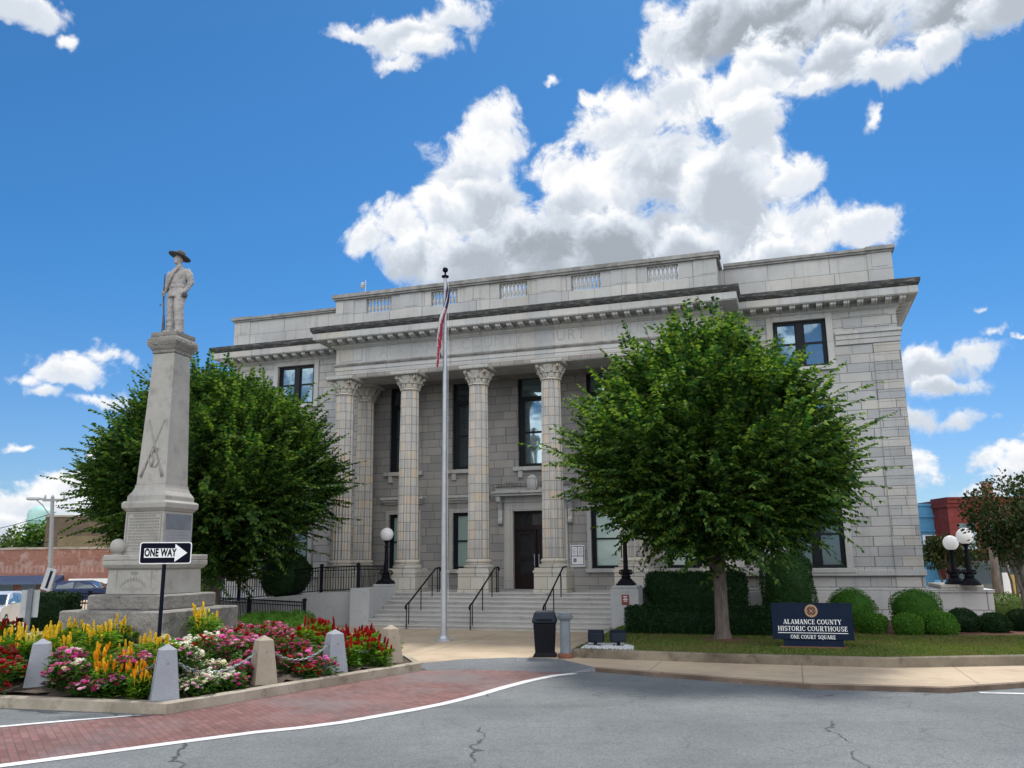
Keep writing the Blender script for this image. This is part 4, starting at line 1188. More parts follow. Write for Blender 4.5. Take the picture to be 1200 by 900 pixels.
def big_tree(name, label, group, base, prof, trunk_h, trunk_r, seed, nspray, mat, leaf=.15, asym=None, stretch=1.0, spray_len=(.8, 1.5)):
    rg = np.random.default_rng(seed); rd = random.Random(seed)
    t = thing(name, label, 'tree', base, 0, group)
    mb = MB()
    mb.tube([(0, 0, -.1), (0, 0, .05), (.01, 0, .3), (.02, .01, trunk_h * .6), (0, .02, trunk_h)], [trunk_r * 1.9, trunk_r * 1.45, trunk_r * 1.05, trunk_r * .95, trunk_r], 12)
    zs = [p[0] for p in prof]
    ztop = zs[-1]
    lim = []
    nl = 9
    for i in range(nl):
        a = 2 * PI * i / nl + rd.uniform(-.25, .25)
        zt_ = rd.uniform(.55, .95) * ztop
        rr = lerp_prof(prof, zt_) * rd.uniform(.55, .85)
        p0 = Vector((0, 0, trunk_h * rd.uniform(.82, 1.0))); p3 = Vector((rr * math.cos(a), rr * math.sin(a), zt_))
        pts = []
        for k in range(7):
            u = k / 6
            q = p0.lerp(p3, u); q.z = p0.z + (p3.z - p0.z) * u ** .85; s_ = math.sin(u * PI) * .25
            pts.append(q + Vector((rd.uniform(-.1, .1), rd.uniform(-.1, .1), s_)))
        mb.tube(pts, [trunk_r * .62 * (1 - k / 7) + .015 for k in range(7)], 7)
        lim.append(pts)
        for j in range(6):
            q0 = pts[rd.randrange(1, 6)]
            a2 = a + rd.uniform(-1.0, 1.0); z2 = min(ztop * .96, q0.z + rd.uniform(-.6, 2.2)); r2 = lerp_prof(prof, z2) * rd.uniform(.6, .92)
            q3 = Vector((r2 * math.cos(a2), r2 * math.sin(a2), z2))
            mb.tube([q0, q0.lerp(q3, .35) + Vector((0, 0, .12)), q0.lerp(q3, .7) + Vector((0, 0, .1)), q3], [trunk_r * .26, trunk_r * .18, trunk_r * .11, .012], 5)
    mb.build('trunk', 'barkdark', t, smooth=True)
    P = []; T = []; N = []; Ls = []
    twv = []; twf = []
    ph = rg.uniform(0, 2 * PI, 6)
    # clumps make an uneven outline with gaps
    ncl = 95
    cl = []
    for i in range(ncl):
        z = zs[0] + (ztop - zs[0]) * rg.uniform(.02, 1.0)
        a = rg.uniform(0, 2 * PI)
        rm = lerp_prof(prof, z)
        cl.append((a, z, rm))
    # branch tips: sprays fan out from them in clumps, so that the outline is ragged and the crown has hollows
    def crown_point(shell_lo, pw):
        while True:
            a = rg.uniform(0, 2 * PI); u = rg.uniform(0, 1)
            z = zs[0] + (ztop - zs[0]) * u
            rm = lerp_prof(prof, z)
            if rg.uniform() <= (rm / max(p[1] for p in prof)) * .9 + .12: break
        lump = 1 + .10 * math.sin(3 * a + ph[0] + z * .8) + .10 * math.sin(5 * a + ph[1] - z * 1.3) + .07 * math.sin(9 * a + ph[2] + z * 2.2)
        shell = shell_lo + (1 - shell_lo) * rg.uniform() ** pw
        r = rm * lump * shell * .90
        if asym: r *= asym(a, z)
        zr = (z - zs[0]) / (ztop - zs[0])
        out = np.array([math.cos(a), math.sin(a), 0.0])
        d = out * (.55 + .55 * (1 - zr)) + np.array([0, 0, .22 + 1.45 * zr ** 1.1 + rg.normal(0, .3)])
        return np.array([r * math.cos(a), r * math.sin(a), z]), d / np.linalg.norm(d), zr, shell
    tips = [crown_point(.5, .55) for _ in range(int(nspray / 30))]
    for i in range(nspray):
        if rg.uniform() < .72:
            tp, td, zr, shell = tips[rg.integers(0, len(tips))]
            s_ = rg.uniform(-.75, .55)
            p = tp + td * s_ + rg.normal(0, .20 + .10 * (.55 - s_), 3)
            d = td + rg.normal(0, .34, 3)
        else:
            p, d, zr, shell = crown_point(.0, .5)
            d = d + rg.normal(0, .28, 3)
        d = d / np.linalg.norm(d)
        ln = rg.uniform(*spray_len) * (.75 + .5 * shell)
        if rg.uniform() < .05 and zr < .75: ln *= 1.55; d[2] = d[2] * .6 + .08; d /= np.linalg.norm(d)
        droop = rg.uniform(.05, .22)
        sd = np.cross(d, [0, 0, 1.0]); sn = np.linalg.norm(sd)
        sd = sd / sn if sn > .05 else np.array([1.0, 0, 0])
        nn = np.cross(sd, d)
        nlf = int(ln / .085)
        pts = []
        for k in range(nlf + 1):
            s = k / nlf
            q = p + d * ln * s + np.array([0, 0, -droop * ln * s * s])
            pts.append(q)
            if k == 0: continue
            tang = d + np.array([0, 0, -2 * droop * s])
            size = leaf * rg.uniform(.75, 1.15) * (1 - .35 * s ** 3)
            for sg in (1, -1):
                if rg.uniform() < .12: continue
                P.append(q + tang * rg.uniform(-.03, .03)); T.append(sd * sg * .8 + tang * .62 + np.array([0, 0, -.28]) + rg.normal(0, .16, 3)); N.append(nn + rg.normal(0, .32, 3)); Ls.append(size)
        b = len(twv)
        for q, w in ((pts[0], .010), (pts[len(pts) // 2], .007), (pts[-1], .002)):
            twv += [q + sd * w, q + nn * w, q - sd * w]
        for k in (0, 3):
            twf += [(b + k, b + k + 1, b + k + 4, b + k + 3), (b + k + 1, b + k + 2, b + k + 5, b + k + 4), (b + k + 2, b + k, b + k + 3, b + k + 5)]
    Ls = np.array(Ls)
    leaf_mesh('crown', P, T, N, Ls, Ls * .30, mat, t, (twv, twf))
    print(name, 'leaves', len(P))
    return t

def shell_bush(name, label, cat, loc, pts_fn, n, leaf, mat, group=None, core=None, rz=0, partname='foliage', stem=True, jitter=.5):
    """pts_fn(rng) -> point, outward normal on the clipped surface; leaves stand on it, a core of the same leaves fills it"""
    rg = np.random.default_rng(abs(hash(label)) % 99991 if False else sum(map(ord, label)) * 7 + len(label))
    t = thing(name, label, cat, loc, rz, group)
    P = []; T = []; N = []
    for i in range(n):
        p, nr = pts_fn(rg)
        p = np.asarray(p, float); nr = np.asarray(nr, float)
        dep = rg.uniform() ** 2 * leaf * 1.6
        P.append(p - nr * dep + rg.normal(0, leaf * .12, 3))
        T.append(nr * .75 + rg.normal(0, jitter, 3) + np.array([0, 0, .2])); N.append(nr + rg.normal(0, .5, 3))
    Ls = leaf * rg.uniform(.7, 1.25, n)
    leaf_mesh(partname, P, T, N, Ls, Ls * .32, mat, t, core)
    if stem:
        mb = MB()
        for k in range(3):
            a = 2 * PI * k / 3
            mb.tube([(.04 * math.cos(a), .04 * math.sin(a), -.03), (.10 * math.cos(a), .10 * math.sin(a), .28)], [.03, .02], 6)
        mb.build('stem', 'barkdark', t)
    return t

def ell_core(rx, ry, rz, cz, bumps=0):
    vs = []; fs = []
    n, m = 20, 12
    for k in range(m + 1):
        a = PI * k / m - PI / 2
        for i in range(n):
            b = 2 * PI * i / n
            vs.append((rx * math.cos(a) * math.cos(b), ry * math.cos(a) * math.sin(b), cz + rz * math.sin(a)))
    for k in range(m):
        for i in range(n):
            j = (i + 1) % n
            fs.append((k * n + i, k * n + j, (k + 1) * n + j, (k + 1) * n + i))
    return vs, fs

def ball_bush(label, loc, rx, rz, n=4200, leaf=.05, mat='boxleaf', group=None, name='round_shrub', ry=None):
    ry = ry or rx
    cz = rz * .92
    s0 = sum(map(ord, label)) % 100
    def f(rg):
        while True:
            d = rg.normal(0, 1, 3); d /= np.linalg.norm(d)
            if d[2] > -.8: break
        k = 1 + .05 * math.sin(4 * math.atan2(d[1], d[0]) + s0) + .05 * math.sin(5 * d[2] + s0 * 2) + .03 * math.sin(9 * d[0] + 7 * d[1] + s0)
        return (rx * d[0] * k, ry * d[1] * k, cz + rz * d[2] * k), d
    return shell_bush(name, label, 'shrub', loc, f, n, leaf, mat, group, ell_core(rx * .92, ry * .92, rz * .92, cz), jitter=.32)

def box_hedge(label, loc, lx, ly, h, n, leaf=.06, mat='hedgeleaf', rz=0, group=None, name='clipped_hedge', rnd=.15):
    def f(rg):
        A = [lx * ly, lx * h, lx * h * .4, ly * h, ly * h]
        k = rg.choice(5, p=np.array(A) / sum(A))
        u, v_, = rg.uniform(-1, 1), rg.uniform(-1, 1)
        w = .03 * math.sin(u * lx * 3.1 + v_ * 5)
        if k == 0: p, nr = (u * lx / 2, v_ * ly / 2, h + w), (0, 0, 1.0)
        elif k in (1, 2):
            sg = -1 if k == 1 else 1
            p, nr = (u * lx / 2, sg * (ly / 2 + w), (v_ + 1) * h / 2), (0, sg, .0)
        else:
            sg = -1 if k == 3 else 1
            p, nr = (sg * (lx / 2 + w), u * ly / 2, (v_ + 1) * h / 2), (sg, 0, 0)
        p = np.array(p)
        q = np.array([abs(p[0]) / (lx / 2), abs(p[1]) / (ly / 2), p[2] / h])
        e = np.sort(q)[1]
        if e > 1 - rnd:   # soften the clipped edges
            p *= 1 - .06 * (e - 1 + rnd) / rnd * min(1, .6 / max(lx, ly, h)) * 2
        return p, nr
    mb = MB().sq([(lx / 2 * .96 - .02, ly / 2 - .06, .0), (lx / 2 * .97 - .02, ly / 2 - .06, h * .8), (lx / 2 * .95 - .05, ly / 2 * .93 - .05, h - .05)])
    return shell_bush(name, label, 'hedge', loc, f, n, leaf, mat, group, (mb.v, mb.f), rz)

# ------------------------------------------------------------------ trees
tr_base = G(847, 750, LZ)
profR = [(2.75, .7), (3.1, 1.6), (3.55, 2.7), (4.15, 3.4), (4.9, 3.5), (5.6, 3.15), (6.3, 2.55), (6.9, 1.85), (7.4, 1.15), (7.75, .55), (7.95, .1)]
big_tree('zelkova_tree', 'broad green vase-shaped tree on the lawn before the right wing, by the dark name sign', 'pair of zelkova trees before the courthouse', (tr_base.x, tr_base.y, LZ - .02), profR, 2.2, .19, 3, 6200, 'leaf', leaf=.20, asym=lambda a, z: 1 - max(0, math.cos(a)) * (.12 + .28 * min(1, max(0, (z - 4.7) / 2.4))) + .10 * max(0, -math.cos(a)) * min(1, max(0, (z - 7) / 2)))
tl = at(247, 720, 31.5)
profL = [(2.3, .8), (2.9, 1.8), (3.7, 3.2), (4.7, 4.1), (5.6, 4.15), (6.5, 3.6), (7.2, 2.9), (7.8, 2.1), (8.2, 1.4), (8.5, .7), (8.7, .1)]
big_tree('zelkova_tree', 'broad green vase-shaped tree standing behind the soldier monument', 'pair of zelkova trees before the courthouse', (tl.x, tl.y, 0.05), profL, 2.4, .30, 8, 6700, 'leaf2', leaf=.205, asym=lambda a, z: 1 - .14 * max(0, math.cos(a)) + .10 * max(0, -math.cos(a)))

# trunk ring of mulch
mb = MB().lathe([(.75, 0), (.6, .03), (.2, .05), (0, .05)], 20, (tr_base.x, tr_base.y, LZ))
o = mb.build('tree_mulch', 'mulch', smooth=True); o['kind'] = 'structure'

# ------------------------------------------------------------------ clipped shrubs and hedges by the courthouse
def Lw(x, y, z): return tuple(L2W(x, y, z))
hl = lambda px, v: toL(Lp(px, 690, v)).x
box_hedge('tall dark clipped hedge between the portico and the big right tree', Lw((hl(756, 2.6) + hl(873, 2.6)) / 2, -2.0, LZ), hl(873, 2.6) - hl(756, 2.6), 1.2, 1.72, 9000, .07, rz=-YAW, group=None)
box_hedge('low dark clipped hedge in front of the taller hedge, beside the stairs', Lw((hl(731, 6.6) + hl(905, 6.6)) / 2, -6.2, LZ), hl(905, 6.6) - hl(731, 6.6), .8, .78, 7000, .065, rz=-YAW)
# column of arborvitae left of the wing window
def column_shrub(label, loc, r, h, n, leaf, mat):
    def f(rg):
        a = rg.uniform(0, 2 * PI); u = rg.uniform(0, 1)
        rr = r * (1 - .12 * u - .75 * max(0, u - .78) ** 1.3 / .14 * .55) * (1 + .06 * math.sin(3 * a + u * 9))
        return (rr * math.cos(a), rr * math.sin(a), u * h), (math.cos(a), math.sin(a), .25)
    core = MB().lathe([(r * .8, 0), (r * .85, h * .4), (r * .76, h * .78), (r * .3, h * .96), (0, h * .97)], 14)
    return shell_bush('columnar_shrub', label, 'shrub', loc, f, n, leaf, mat, None, (core.v, core.f))
column_shrub('tall dark columnar evergreen against the right wing behind the name sign', Lw(hl(923, .8), -.3, LZ), .95, 2.45, 8000, .065, 'yewleaf')
def px_bush(label, px, py_c, rx_px, ry_px, Y, mat='boxleaf', n=4600, leaf=.045, group='round clipped shrubs along the right wing'):
    c = at(px, py_c, Y); k = (c - Vector((0, 0, CAMH))).length / F
    rx = rx_px * k; rz = ry_px * k
    base = c.z - rz * .92
    ball_bush(label, (c.x, c.y, base), rx, rz, n, leaf, mat, group)
px_bush('large round green shrub peeking out just right of the name sign', 997, 713, 24, 20, 27.2)
px_bush('large round green shrub behind the two small ones at the wing corner', 1073, 714, 24.5, 20, 27.0)
px_bush('small round green shrub right of the name sign, in front of the bare wall', 1021, 731.5, 15.5, 12, 25.8)
px_bush('small round green shrub, left one of the two before the larger shrub', 1064, 733, 15, 12, 25.3)
px_bush('small round green shrub, right one of the two before the larger shrub', 1101, 732.5, 17, 12.5, 25.3)
px_bush('dark round shrub in front of the low stone lamp wall', 1128, 729, 17, 12.5, 26.2, 'hedgeleaf')
px_bush('dark round shrub just right of the low stone lamp wall', 1165, 732, 14, 10.5, 25.9, 'hedgeleaf')
px_bush('dark round shrub at the right edge of the photo beyond the slim trunks', 1198, 729, 14, 12, 26.4, 'hedgeleaf')
px_bush('pale green loose shrub behind the slim tree at the right edge', 1180, 715, 22, 16, 33, 'farleaf', 1500, .09)
# shrubs on the left
ball_bush('dark full shrub behind the upper iron railing left of the columns', Lw(-9.4, -2.0, 1.05), 1.05, 1.02, 4200, .075, 'hedgeleaf', None, 'yew_shrub')
for i, (px, lab) in enumerate(((300, 'low green shrub at the foot of the lower railing, left one'), (322, 'low green shrub at the foot of the lower railing, middle one'), (347, 'low green shrub at the foot of the lower railing, right one by the pale wall'))):
    c = G(px, 736, .05)
    c = at(px, 728, 30.2)
    ball_bush(lab, (c.x, c.y, .03), .72, .42, 1700, .065, 'boxleaf', 'low shrubs under the lower railing', 'low_shrub')
c = at(62, 733, 33)
box_hedge('dark square clipped hedge left of the monument by the parked car', (c.x, c.y, 0), 1.45, 1.3, 1.42, 4200, .075, 'hedgeleaf')

# ------------------------------------------------------------------ flower bed
def foliage_mesh(name, n, h, spread, leaf, mat, seed, parent, wide=.3):
    rg = np.random.default_rng(seed)
    P = []; T = []; N = []
    for i in range(n):
        a = rg.uniform(0, 2 * PI); r = spread * math.sqrt(rg.uniform()); z = h * rg.uniform(.02, 1) ** .8
        P.append((r * math.cos(a) * .75, r * math.sin(a) * .75, z)); T.append((math.cos(a) + rg.normal(0, .5), math.sin(a) + rg.normal(0, .5), rg.uniform(-.1, .9))); N.append((rg.normal(0, .3), rg.normal(0, .3), 1))
    Ls = leaf * rg.uniform(.7, 1.3, n)
    return leaf_mesh(name, P, T, N, Ls, Ls * wide, mat, parent)

def plume_mesh(mat, h, r, seed):
    """feathery celosia plume: many short petals round a spindle"""
    rg = np.random.default_rng(seed)
    P = []; T = []; N = []
    for i in range(110):
        u = rg.uniform(); a = rg.uniform(0, 2 * PI)
        rr = r * (math.sin(PI * (u * .8 + .14)) ** .8) * .5
        P.append((rr * math.cos(a) * .6, rr * math.sin(a) * .6, h * u * .9)); T.append((math.cos(a) * .8, math.sin(a) * .8, .9 + u)); N.append((math.cos(a), math.sin(a), .2))
    Ls = r * rg.uniform(.8, 1.3, 110)
    mb = MB().lathe([(r * .2, -.12), (r * .4, .02), (r * .38, h * .35), (r * .05, h * .95)], 7)
    return leaf_mesh('plume', P, T, N, Ls, Ls * .4, mat, None, (mb.v, mb.f))

def blossom_mesh(mat, r, seed, dbl=1):
    rg = np.random.default_rng(seed)
    P = []; T = []; N = []
    for ring in range(dbl + 1):
        nn = 9 - ring * 2
        for i in range(nn):
            a = 2 * PI * (i + ring * .5) / nn
            P.append((.006 * math.cos(a), .006 * math.sin(a), ring * .008)); T.append((math.cos(a), math.sin(a), .15 + ring * .35)); N.append((0, 0, 1))
    L = np.concatenate([np.full(9 - k * 2, r * (1 - .25 * k)) for k in range(dbl + 1)])
    mb = MB().lathe([(.012, -.02), (.016, .01), (0, .02)], 6)
    return leaf_mesh('blossom', P, T, N, L, L * .38, mat, None, (mb.v, mb.f), .1)

def proto_celosia(mats, seed):
    rd = random.Random(seed)
    t = thing('celosia_plant', 'x', 'flower', (0, 0, 0), 0)
    foliage_mesh('foliage', 170, .50, .26, .15, 'celleaf', seed, t, .2)
    src = [plume_mesh(m, rd.uniform(.11, .17), .034, seed + k) for k, m in enumerate(mats)]
    for k in range(7):
        a = rd.uniform(0, 2 * PI); r = .2 * math.sqrt(rd.random())
        s = src[k % len(src)]
        o = s if k < len(src) else s.copy()
        if k >= len(src): COL.objects.link(o)
        o.parent = t
        o.location = (r * math.cos(a), r * math.sin(a), rd.uniform(.40, .56)); o.rotation_euler = (rd.uniform(-.2, .2), rd.uniform(-.2, .2), a)
        o.scale = (1, 1, rd.uniform(.6, 1.5))
    return t

def proto_zinnia(mats, seed, n=20):
    rd = random.Random(seed)
    t = thing('zinnia_plant', 'x', 'flower', (0, 0, 0), 0)
    foliage_mesh('foliage', 120, .30, .28, .10, 'plantleaf', seed + 50, t, .28)
    src = [blossom_mesh(m, rd.uniform(.044, .06), seed + k) for k, m in enumerate(mats)]
    for k in range(n):
        a = rd.uniform(0, 2 * PI); r = .27 * math.sqrt(rd.random())
        s = src[k % len(src)]
        o = s if k < len(src) else s.copy()
        if k >= len(src): COL.objects.link(o)
        o.parent = t
        o.location = (r * math.cos(a), r * math.sin(a), .36 - r * .5 + rd.uniform(-.07, .05)); o.rotation_euler = (rd.uniform(-.1, .6), rd.uniform(-.4, .4), a)
    return t

PROTO = {
    'yellow': [proto_celosia(['yellow'] * 2, 1), proto_celosia(['yellow', 'lemon', 'yellow'], 2)],
    'orange': [proto_celosia(['orange', 'yellow'], 3)],
    'redplume': [proto_celosia(['red', 'red'], 4), proto_celosia(['red', 'crimson'], 5)],
    'pink': [proto_zinnia(['pink', 'magenta', 'pale'], 6), proto_zinnia(['magenta', 'pink'], 7)],
    'white': [proto_zinnia(['snow', 'snow', 'pale'], 8), proto_zinnia(['snow', 'pink', 'snow'], 9)],
    'magenta': [proto_zinnia(['magenta', 'magenta', 'pink'], 10), proto_zinnia(['magenta', 'crimson', 'pink'], 12)],
    'redbloom': [proto_zinnia(['red', 'crimson'], 13), proto_zinnia(['crimson', 'red', 'magenta'], 14)],
}
used = {}
KERBGAP = .12
def flowers(kind, label, group, pts, n, rd, smin=.85, smax=1.2):
    """pts: image quads (x0, x1, y0, y1) of where plants root, turned into places in the bed"""
    inn_bed = inset(isl, .16 + KERBGAP)
    k = 0; tries = 0
    while k < n and tries < n * 60:
        tries += 1
        x0, x1, y0, y1 = pts[rd.randrange(len(pts))]
        z = .3
        for _ in range(4):
            px, py = rd.uniform(x0, x1), rd.uniform(y0, y1)
            p = G(px, py, z); z = bed_z(p.x, p.y); p = G(px, py, z)
        if not in_poly((p.x, p.y), inn_bed): continue
        if abs((p.x - MON.x) * .97 - (p.y - MON.y) * .26) < 1.7 and abs((p.y - MON.y) * .97 + (p.x - MON.x) * .26) < 1.75: continue
        if any(math.hypot(p.x - q[0], p.y - q[1]) < .165 for q in taken): continue
        if any(math.hypot(p.x - q[0], p.y - q[1]) < .36 for q in bollard_xy): continue
        if any(abs(p.x / p.y - q[0] / q[1]) < .022 and -1.3 < p.y - q[1] < 0 for q in bollard_xy[:3]): continue
        taken.append((p.x, p.y)); k += 1
        pr = PROTO[kind]
        src = pr[k % len(pr)]
        if id(src) in used: o = copy_tree(src)
        else: o = src; used[id(src)] = 1
        s = rd.uniform(smin, smax)
        o.location = (p.x, p.y, z - .02); o.rotation_euler = (rd.uniform(-.08, .08), rd.uniform(-.08, .08), rd.uniform(0, 6.28)); o.scale = (s, s, s * rd.uniform(.9, 1.12))
        o['label'] = label; o['category'] = 'flower'; o['group'] = group
taken = []
BOLL = [((44, 809), 'pale grey tapered stone bollard among the flowers at the far left', 'bollard'), ((192, 821), 'pale grey tapered stone bollard at the island corner under the one way sign', 'bollard'),
        ((307, 802), 'tan sandstone tapered bollard with a dark vertical stain', 'bollardtan'), ((391, 788), 'pale grey tapered stone bollard between the tan bollard and the red flowers', 'bollard'),
        ((457, 777), 'tan stone bollard with a bright pointed top behind the red flowers at the island tip', 'bollardtan')]
bollard_xy = [xy(G(*p, KZ - .04)) for p, _, _ in BOLL]
rd = random.Random(77)
g_ = 'flowers planted in the island bed'
flowers('redbloom', 'dark red zinnia plant in the front left corner of the bed', 'dark red zinnias at the front left of the bed', [(-40, 34, 775, 822)], 22, rd)
flowers('redplume', 'red plumed celosia against the left part of the monument steps', 'red celosia before the monument steps', [(85, 128, 742, 756), (-6, 22, 752, 758)], 11, rd, .8, 1.05)
flowers('yellow', 'yellow plumed celosia in the long back row left of the sign post', 'yellow celosia in the back row', [(-30, 60, 765, 792), (60, 195, 756, 788)], 38, rd, .85, 1.2)
flowers('orange', 'orange and yellow celosia close to the kerb left of the sign bollard', 'orange celosia near the kerb', [(112, 180, 796, 822)], 13, rd, .75, 1.0)
flowers('pink', 'pink and purple zinnia plant between the two left bollards', 'pink zinnias between the left bollards', [(60, 178, 778, 822)], 50, rd)
flowers('white', 'white and pale pink zinnia plant by the leftmost bollard', 'white zinnias beside the leftmost bollard', [(66, 96, 782, 822)], 10, rd)
flowers('yellow', 'yellow plumed celosia standing alone before the right corner of the monument', 'lone yellow celosia before the monument', [(233, 250, 748, 756)], 3, rd, 1.0, 1.2)
flowers('redbloom', 'bright red zinnia plant amid white ones right of the sign post', 'red zinnias amid the white ones', [(208, 245, 768, 786)], 9, rd, 1.0, 1.25)
flowers('white', 'white zinnia plant in the patch right of the sign post', 'white zinnias right of the sign post', [(186, 268, 752, 800), (205, 290, 790, 820)], 58, rd)
flowers('pink', 'bright pink zinnia plant right of the sign bollard', 'pink zinnias right of the sign bollard', [(225, 300, 760, 812)], 30, rd)
flowers('magenta', 'magenta zinnia plant around the tan bollard', 'magenta zinnias around the tan bollard', [(262, 385, 752, 792)], 64, rd)
flowers('redbloom', 'low red zinnia plant at the foot of the fourth bollard', 'low red zinnias by the fourth bollard', [(335, 380, 782, 796)], 6, rd, .7, .9)
flowers('redplume', 'red plumed celosia at the right tip of the bed', 'red celosia at the right tip of the bed', [(350, 385, 757, 772), (398, 456, 768, 786)], 24, rd, .85, 1.1)
flowers('magenta', 'pink and magenta zinnia plant at the back of the bed right of the monument', 'zinnias at the back right of the bed', [(270, 400, 742, 756)], 40, rd)
for k, pr in PROTO.items():
    for src in pr:
        if id(src) not in used:
            for ch in list(src.children): bpy.data.objects.remove(ch)
            bpy.data.objects.remove(src)

# ------------------------------------------------------------------ monument
mn = thing('soldier_monument', 'tall pale stone monument with tapering shaft and soldier statue in the flower bed', 'monument', (MON.x, MON.y, 0), -R(16))
mb = MB().sq([(1.50, .3), (1.50, 1.36), (1.47, 1.40)])
mb.build('step', 'granite', mn, bevel=.03)
mb = MB().sq([(1.05, 1.402), (1.08, 1.42), (1.08, 1.72), (1.05, 1.76)])
mb.build('step', 'granite', mn, bevel=.03)
mb = MB().sq([(.80, 1.763), (.78, 2.36)])
die = mb.build('die', 'marble', mn, bevel=.012)
mb = MB()
for f in range(4):
    M = Matrix.Rotation(f * PI / 2, 4, 'Z')
mb.box(-.52, -.505, -.797, -.785, 1.80, 2.34)
mb.box(.505, .52, -.797, -.785, 1.80, 2.34)
for i in range(11):           # worn arc of carved letters, no longer legible
    a = PI * (.82 - .64 * i / 10)
    x, z = .44 * math.cos(a), 1.72 + .40 * math.sin(a)
    mb.box(x - .022, x - .008, -.797, -.785, z - .045, z + .045); mb.box(x + .006, x + .02, -.797, -.785, z - .03, z + .045)
for i in range(3): mb.box(-.09 + i * .07, -.045 + i * .07, -.797, -.783, 2.24, 2.31)
for i in range(9): mb.box(-.3 + i * .068, -.262 + i * .068, -.799, -.787, 1.86, 1.92)
mb.build('carved_lettering', 'carve', die)
MB().sq([(.79, 2.363), (.84, 2.40), (.89, 2.48), (.89, 2.57), (.86, 2.58), (.885, 2.60), (.885, 2.70), (.87, 2.725)]).build('ledge', 'marble', mn, bevel=.01)
MB().lathe([(.10, 2.725), (.13, 2.74), (.10, 2.76)], 16, (-.66, -.66, 0)).ball((-.66, -.66, 2.93), .195, 20, 14).build('stone_ball', 'marble', mn, smooth=True)
pan = MB().sq([(.585, 2.728), (.575, 3.80)]).build('inscribed_block', 'marble', mn, bevel=.01)
mb = MB()
rd2 = random.Random(4)
for r_ in range(12):
    z = 3.70 - r_ * .075
    x = -.45 + (.12 if r_ in (0, 11) else 0)
    xe = .45 - (.12 if r_ in (0, 11) else 0)
    while x < xe:
        w = rd2.uniform(.03, .10)
        mb.box(x, min(xe, x + w), -.592, -.57, z - .019, z + .019)
        x += w + .022
for a, b, c, d in ((-.52, .52, 3.755, 3.77), (-.52, .52, 2.80, 2.815), (-.52, -.505, 2.815, 3.755), (.505, .52, 2.815, 3.755)): mb.box(a, b, -.594, -.57, c, d)
mb.build('carved_lettering', 'carve', pan)
mb = MB().box(.57, .596, -.50, .50, 3.36, 3.74)
mb.build('dark_tablet', 'plaque', pan)
mb = MB().box(.57, .600, -.50, .50, 2.98, 3.34)
tb = mb.build('white_tablet', 'bollard', pan)
mb = MB()
for r_ in range(4):
    y = -.40 + .04 * (r_ % 2)
    while y < .36:
        w = rd2.uniform(.04, .09)
        mb.box(.598, .603, y, y + w, 3.27 - r_ * .075, 3.295 - r_ * .075)
        y += w + .025
mb.build('carved_lettering', 'carve', tb)
MB().sq([(.58, 3.803), (.66, 3.90), (.67, 4.02), (.63, 4.07), (.58, 4.075), (.58, 4.20)]).build('moulded_cap', 'marble', mn, bevel=.012)
MB().sq([(.57, 4.203), (.55, 4.24), (.50, 4.32), (.465, 4.42), (.455, 4.50)]).build('flared_base', 'marble', mn)
shf = MB().sq([(.445, 4.502), (.33, 8.0)]).build('shaft', 'marble', mn, bevel=.01)
mb = MB()
def onsh(x, z): return (x, -(.445 - (z - 4.5) / 3.5 * .115) - .006, z)
mb.tube([onsh(-.30, 4.75), onsh(.24, 6.2)], .022, 6); mb.tube([onsh(.30, 4.75), onsh(-.24, 6.2)], .022, 6)
mb.tube([onsh(-.33, 4.7), onsh(-.2, 5.05)], [.045, .025], 6); mb.tube([onsh(.33, 4.7), onsh(.2, 5.05)], [.045, .025], 6)
mb.tube([onsh(0, 5.45), onsh(-.07, 5.3), onsh(.02, 5.15), onsh(-.03, 4.95)], .03, 6)
mb.tube([onsh(-.02, 5.5), onsh(.10, 5.42), (0.0, onsh(0, 5.35)[1], 5.35)], .03, 6)
mb.tube([onsh(-.16, 5.2), onsh(-.05, 4.98), onsh(.1, 4.95), onsh(.2, 5.15)], .022, 6)
mb.build('crossed_rifle_relief', 'carve', shf, smooth=True)
MB().sq([(.335, 8.003), (.36, 8.02), (.36, 8.09), (.39, 8.12), (.46, 8.24), (.47, 8.30), (.455, 8.38), (.40, 8.46), (.385, 8.47), (.40, 8.475), (.40, 8.585)]).build('capital', 'granite', mn, bevel=.008)

# statue: one skin grown over the volumes of the figure, facing the street
mb = MB()
K = 1.30
def T3(pts, r, n=10): mb.tube([Vector(p) for p in pts], r, n)
T3([(-.105, .0, .95), (-.11, -.01, .72), (-.115, .0, .5), (-.12, .02, .28), (-.125, .02, .10), (-.125, .02, .04)], [.118, .110, .098, .098, .098, .094])
T3([(.10, .0, .95), (.11, -.04, .72), (.12, -.06, .52), (.12, -.02, .28), (.125, .0, .10), (.125, .0, .04)], [.118, .112, .100, .100, .100, .096])
for x in (-.13, .13):
    T3([(x, .07, .045), (x * 1.05, -.05, .05), (x * 1.15, -.17, .035)], [.055, .055, .04])
def ell(z, rx, ry, cy=0, cx=0): return [(cx + rx * math.cos(2 * PI * i / 20), cy + ry * math.sin(2 * PI * i / 20), z) for i in range(20)]
mb.rings([ell(.80, .225, .165), ell(.90, .21, .155), ell(1.0, .185, .135), ell(1.06, .175, .128), ell(1.16, .195, .138), ell(1.28, .215, .145, -.01), ell(1.38, .215, .13), ell(1.45, .16, .10), ell(1.49, .085, .08), ell(1.53, .062, .065)])
mb.rings([ell(1.015, .20, .15), ell(1.03, .203, .153), ell(1.065, .198, .148), ell(1.075, .19, .14)])
mb.rings([ell(1.44, .085, .085, 0), ell(1.47, .095, .095, 0), ell(1.50, .085, .085, 0)])
T3([(0, 0, 1.46), (-.005, -.01, 1.60)], [.062, .058])
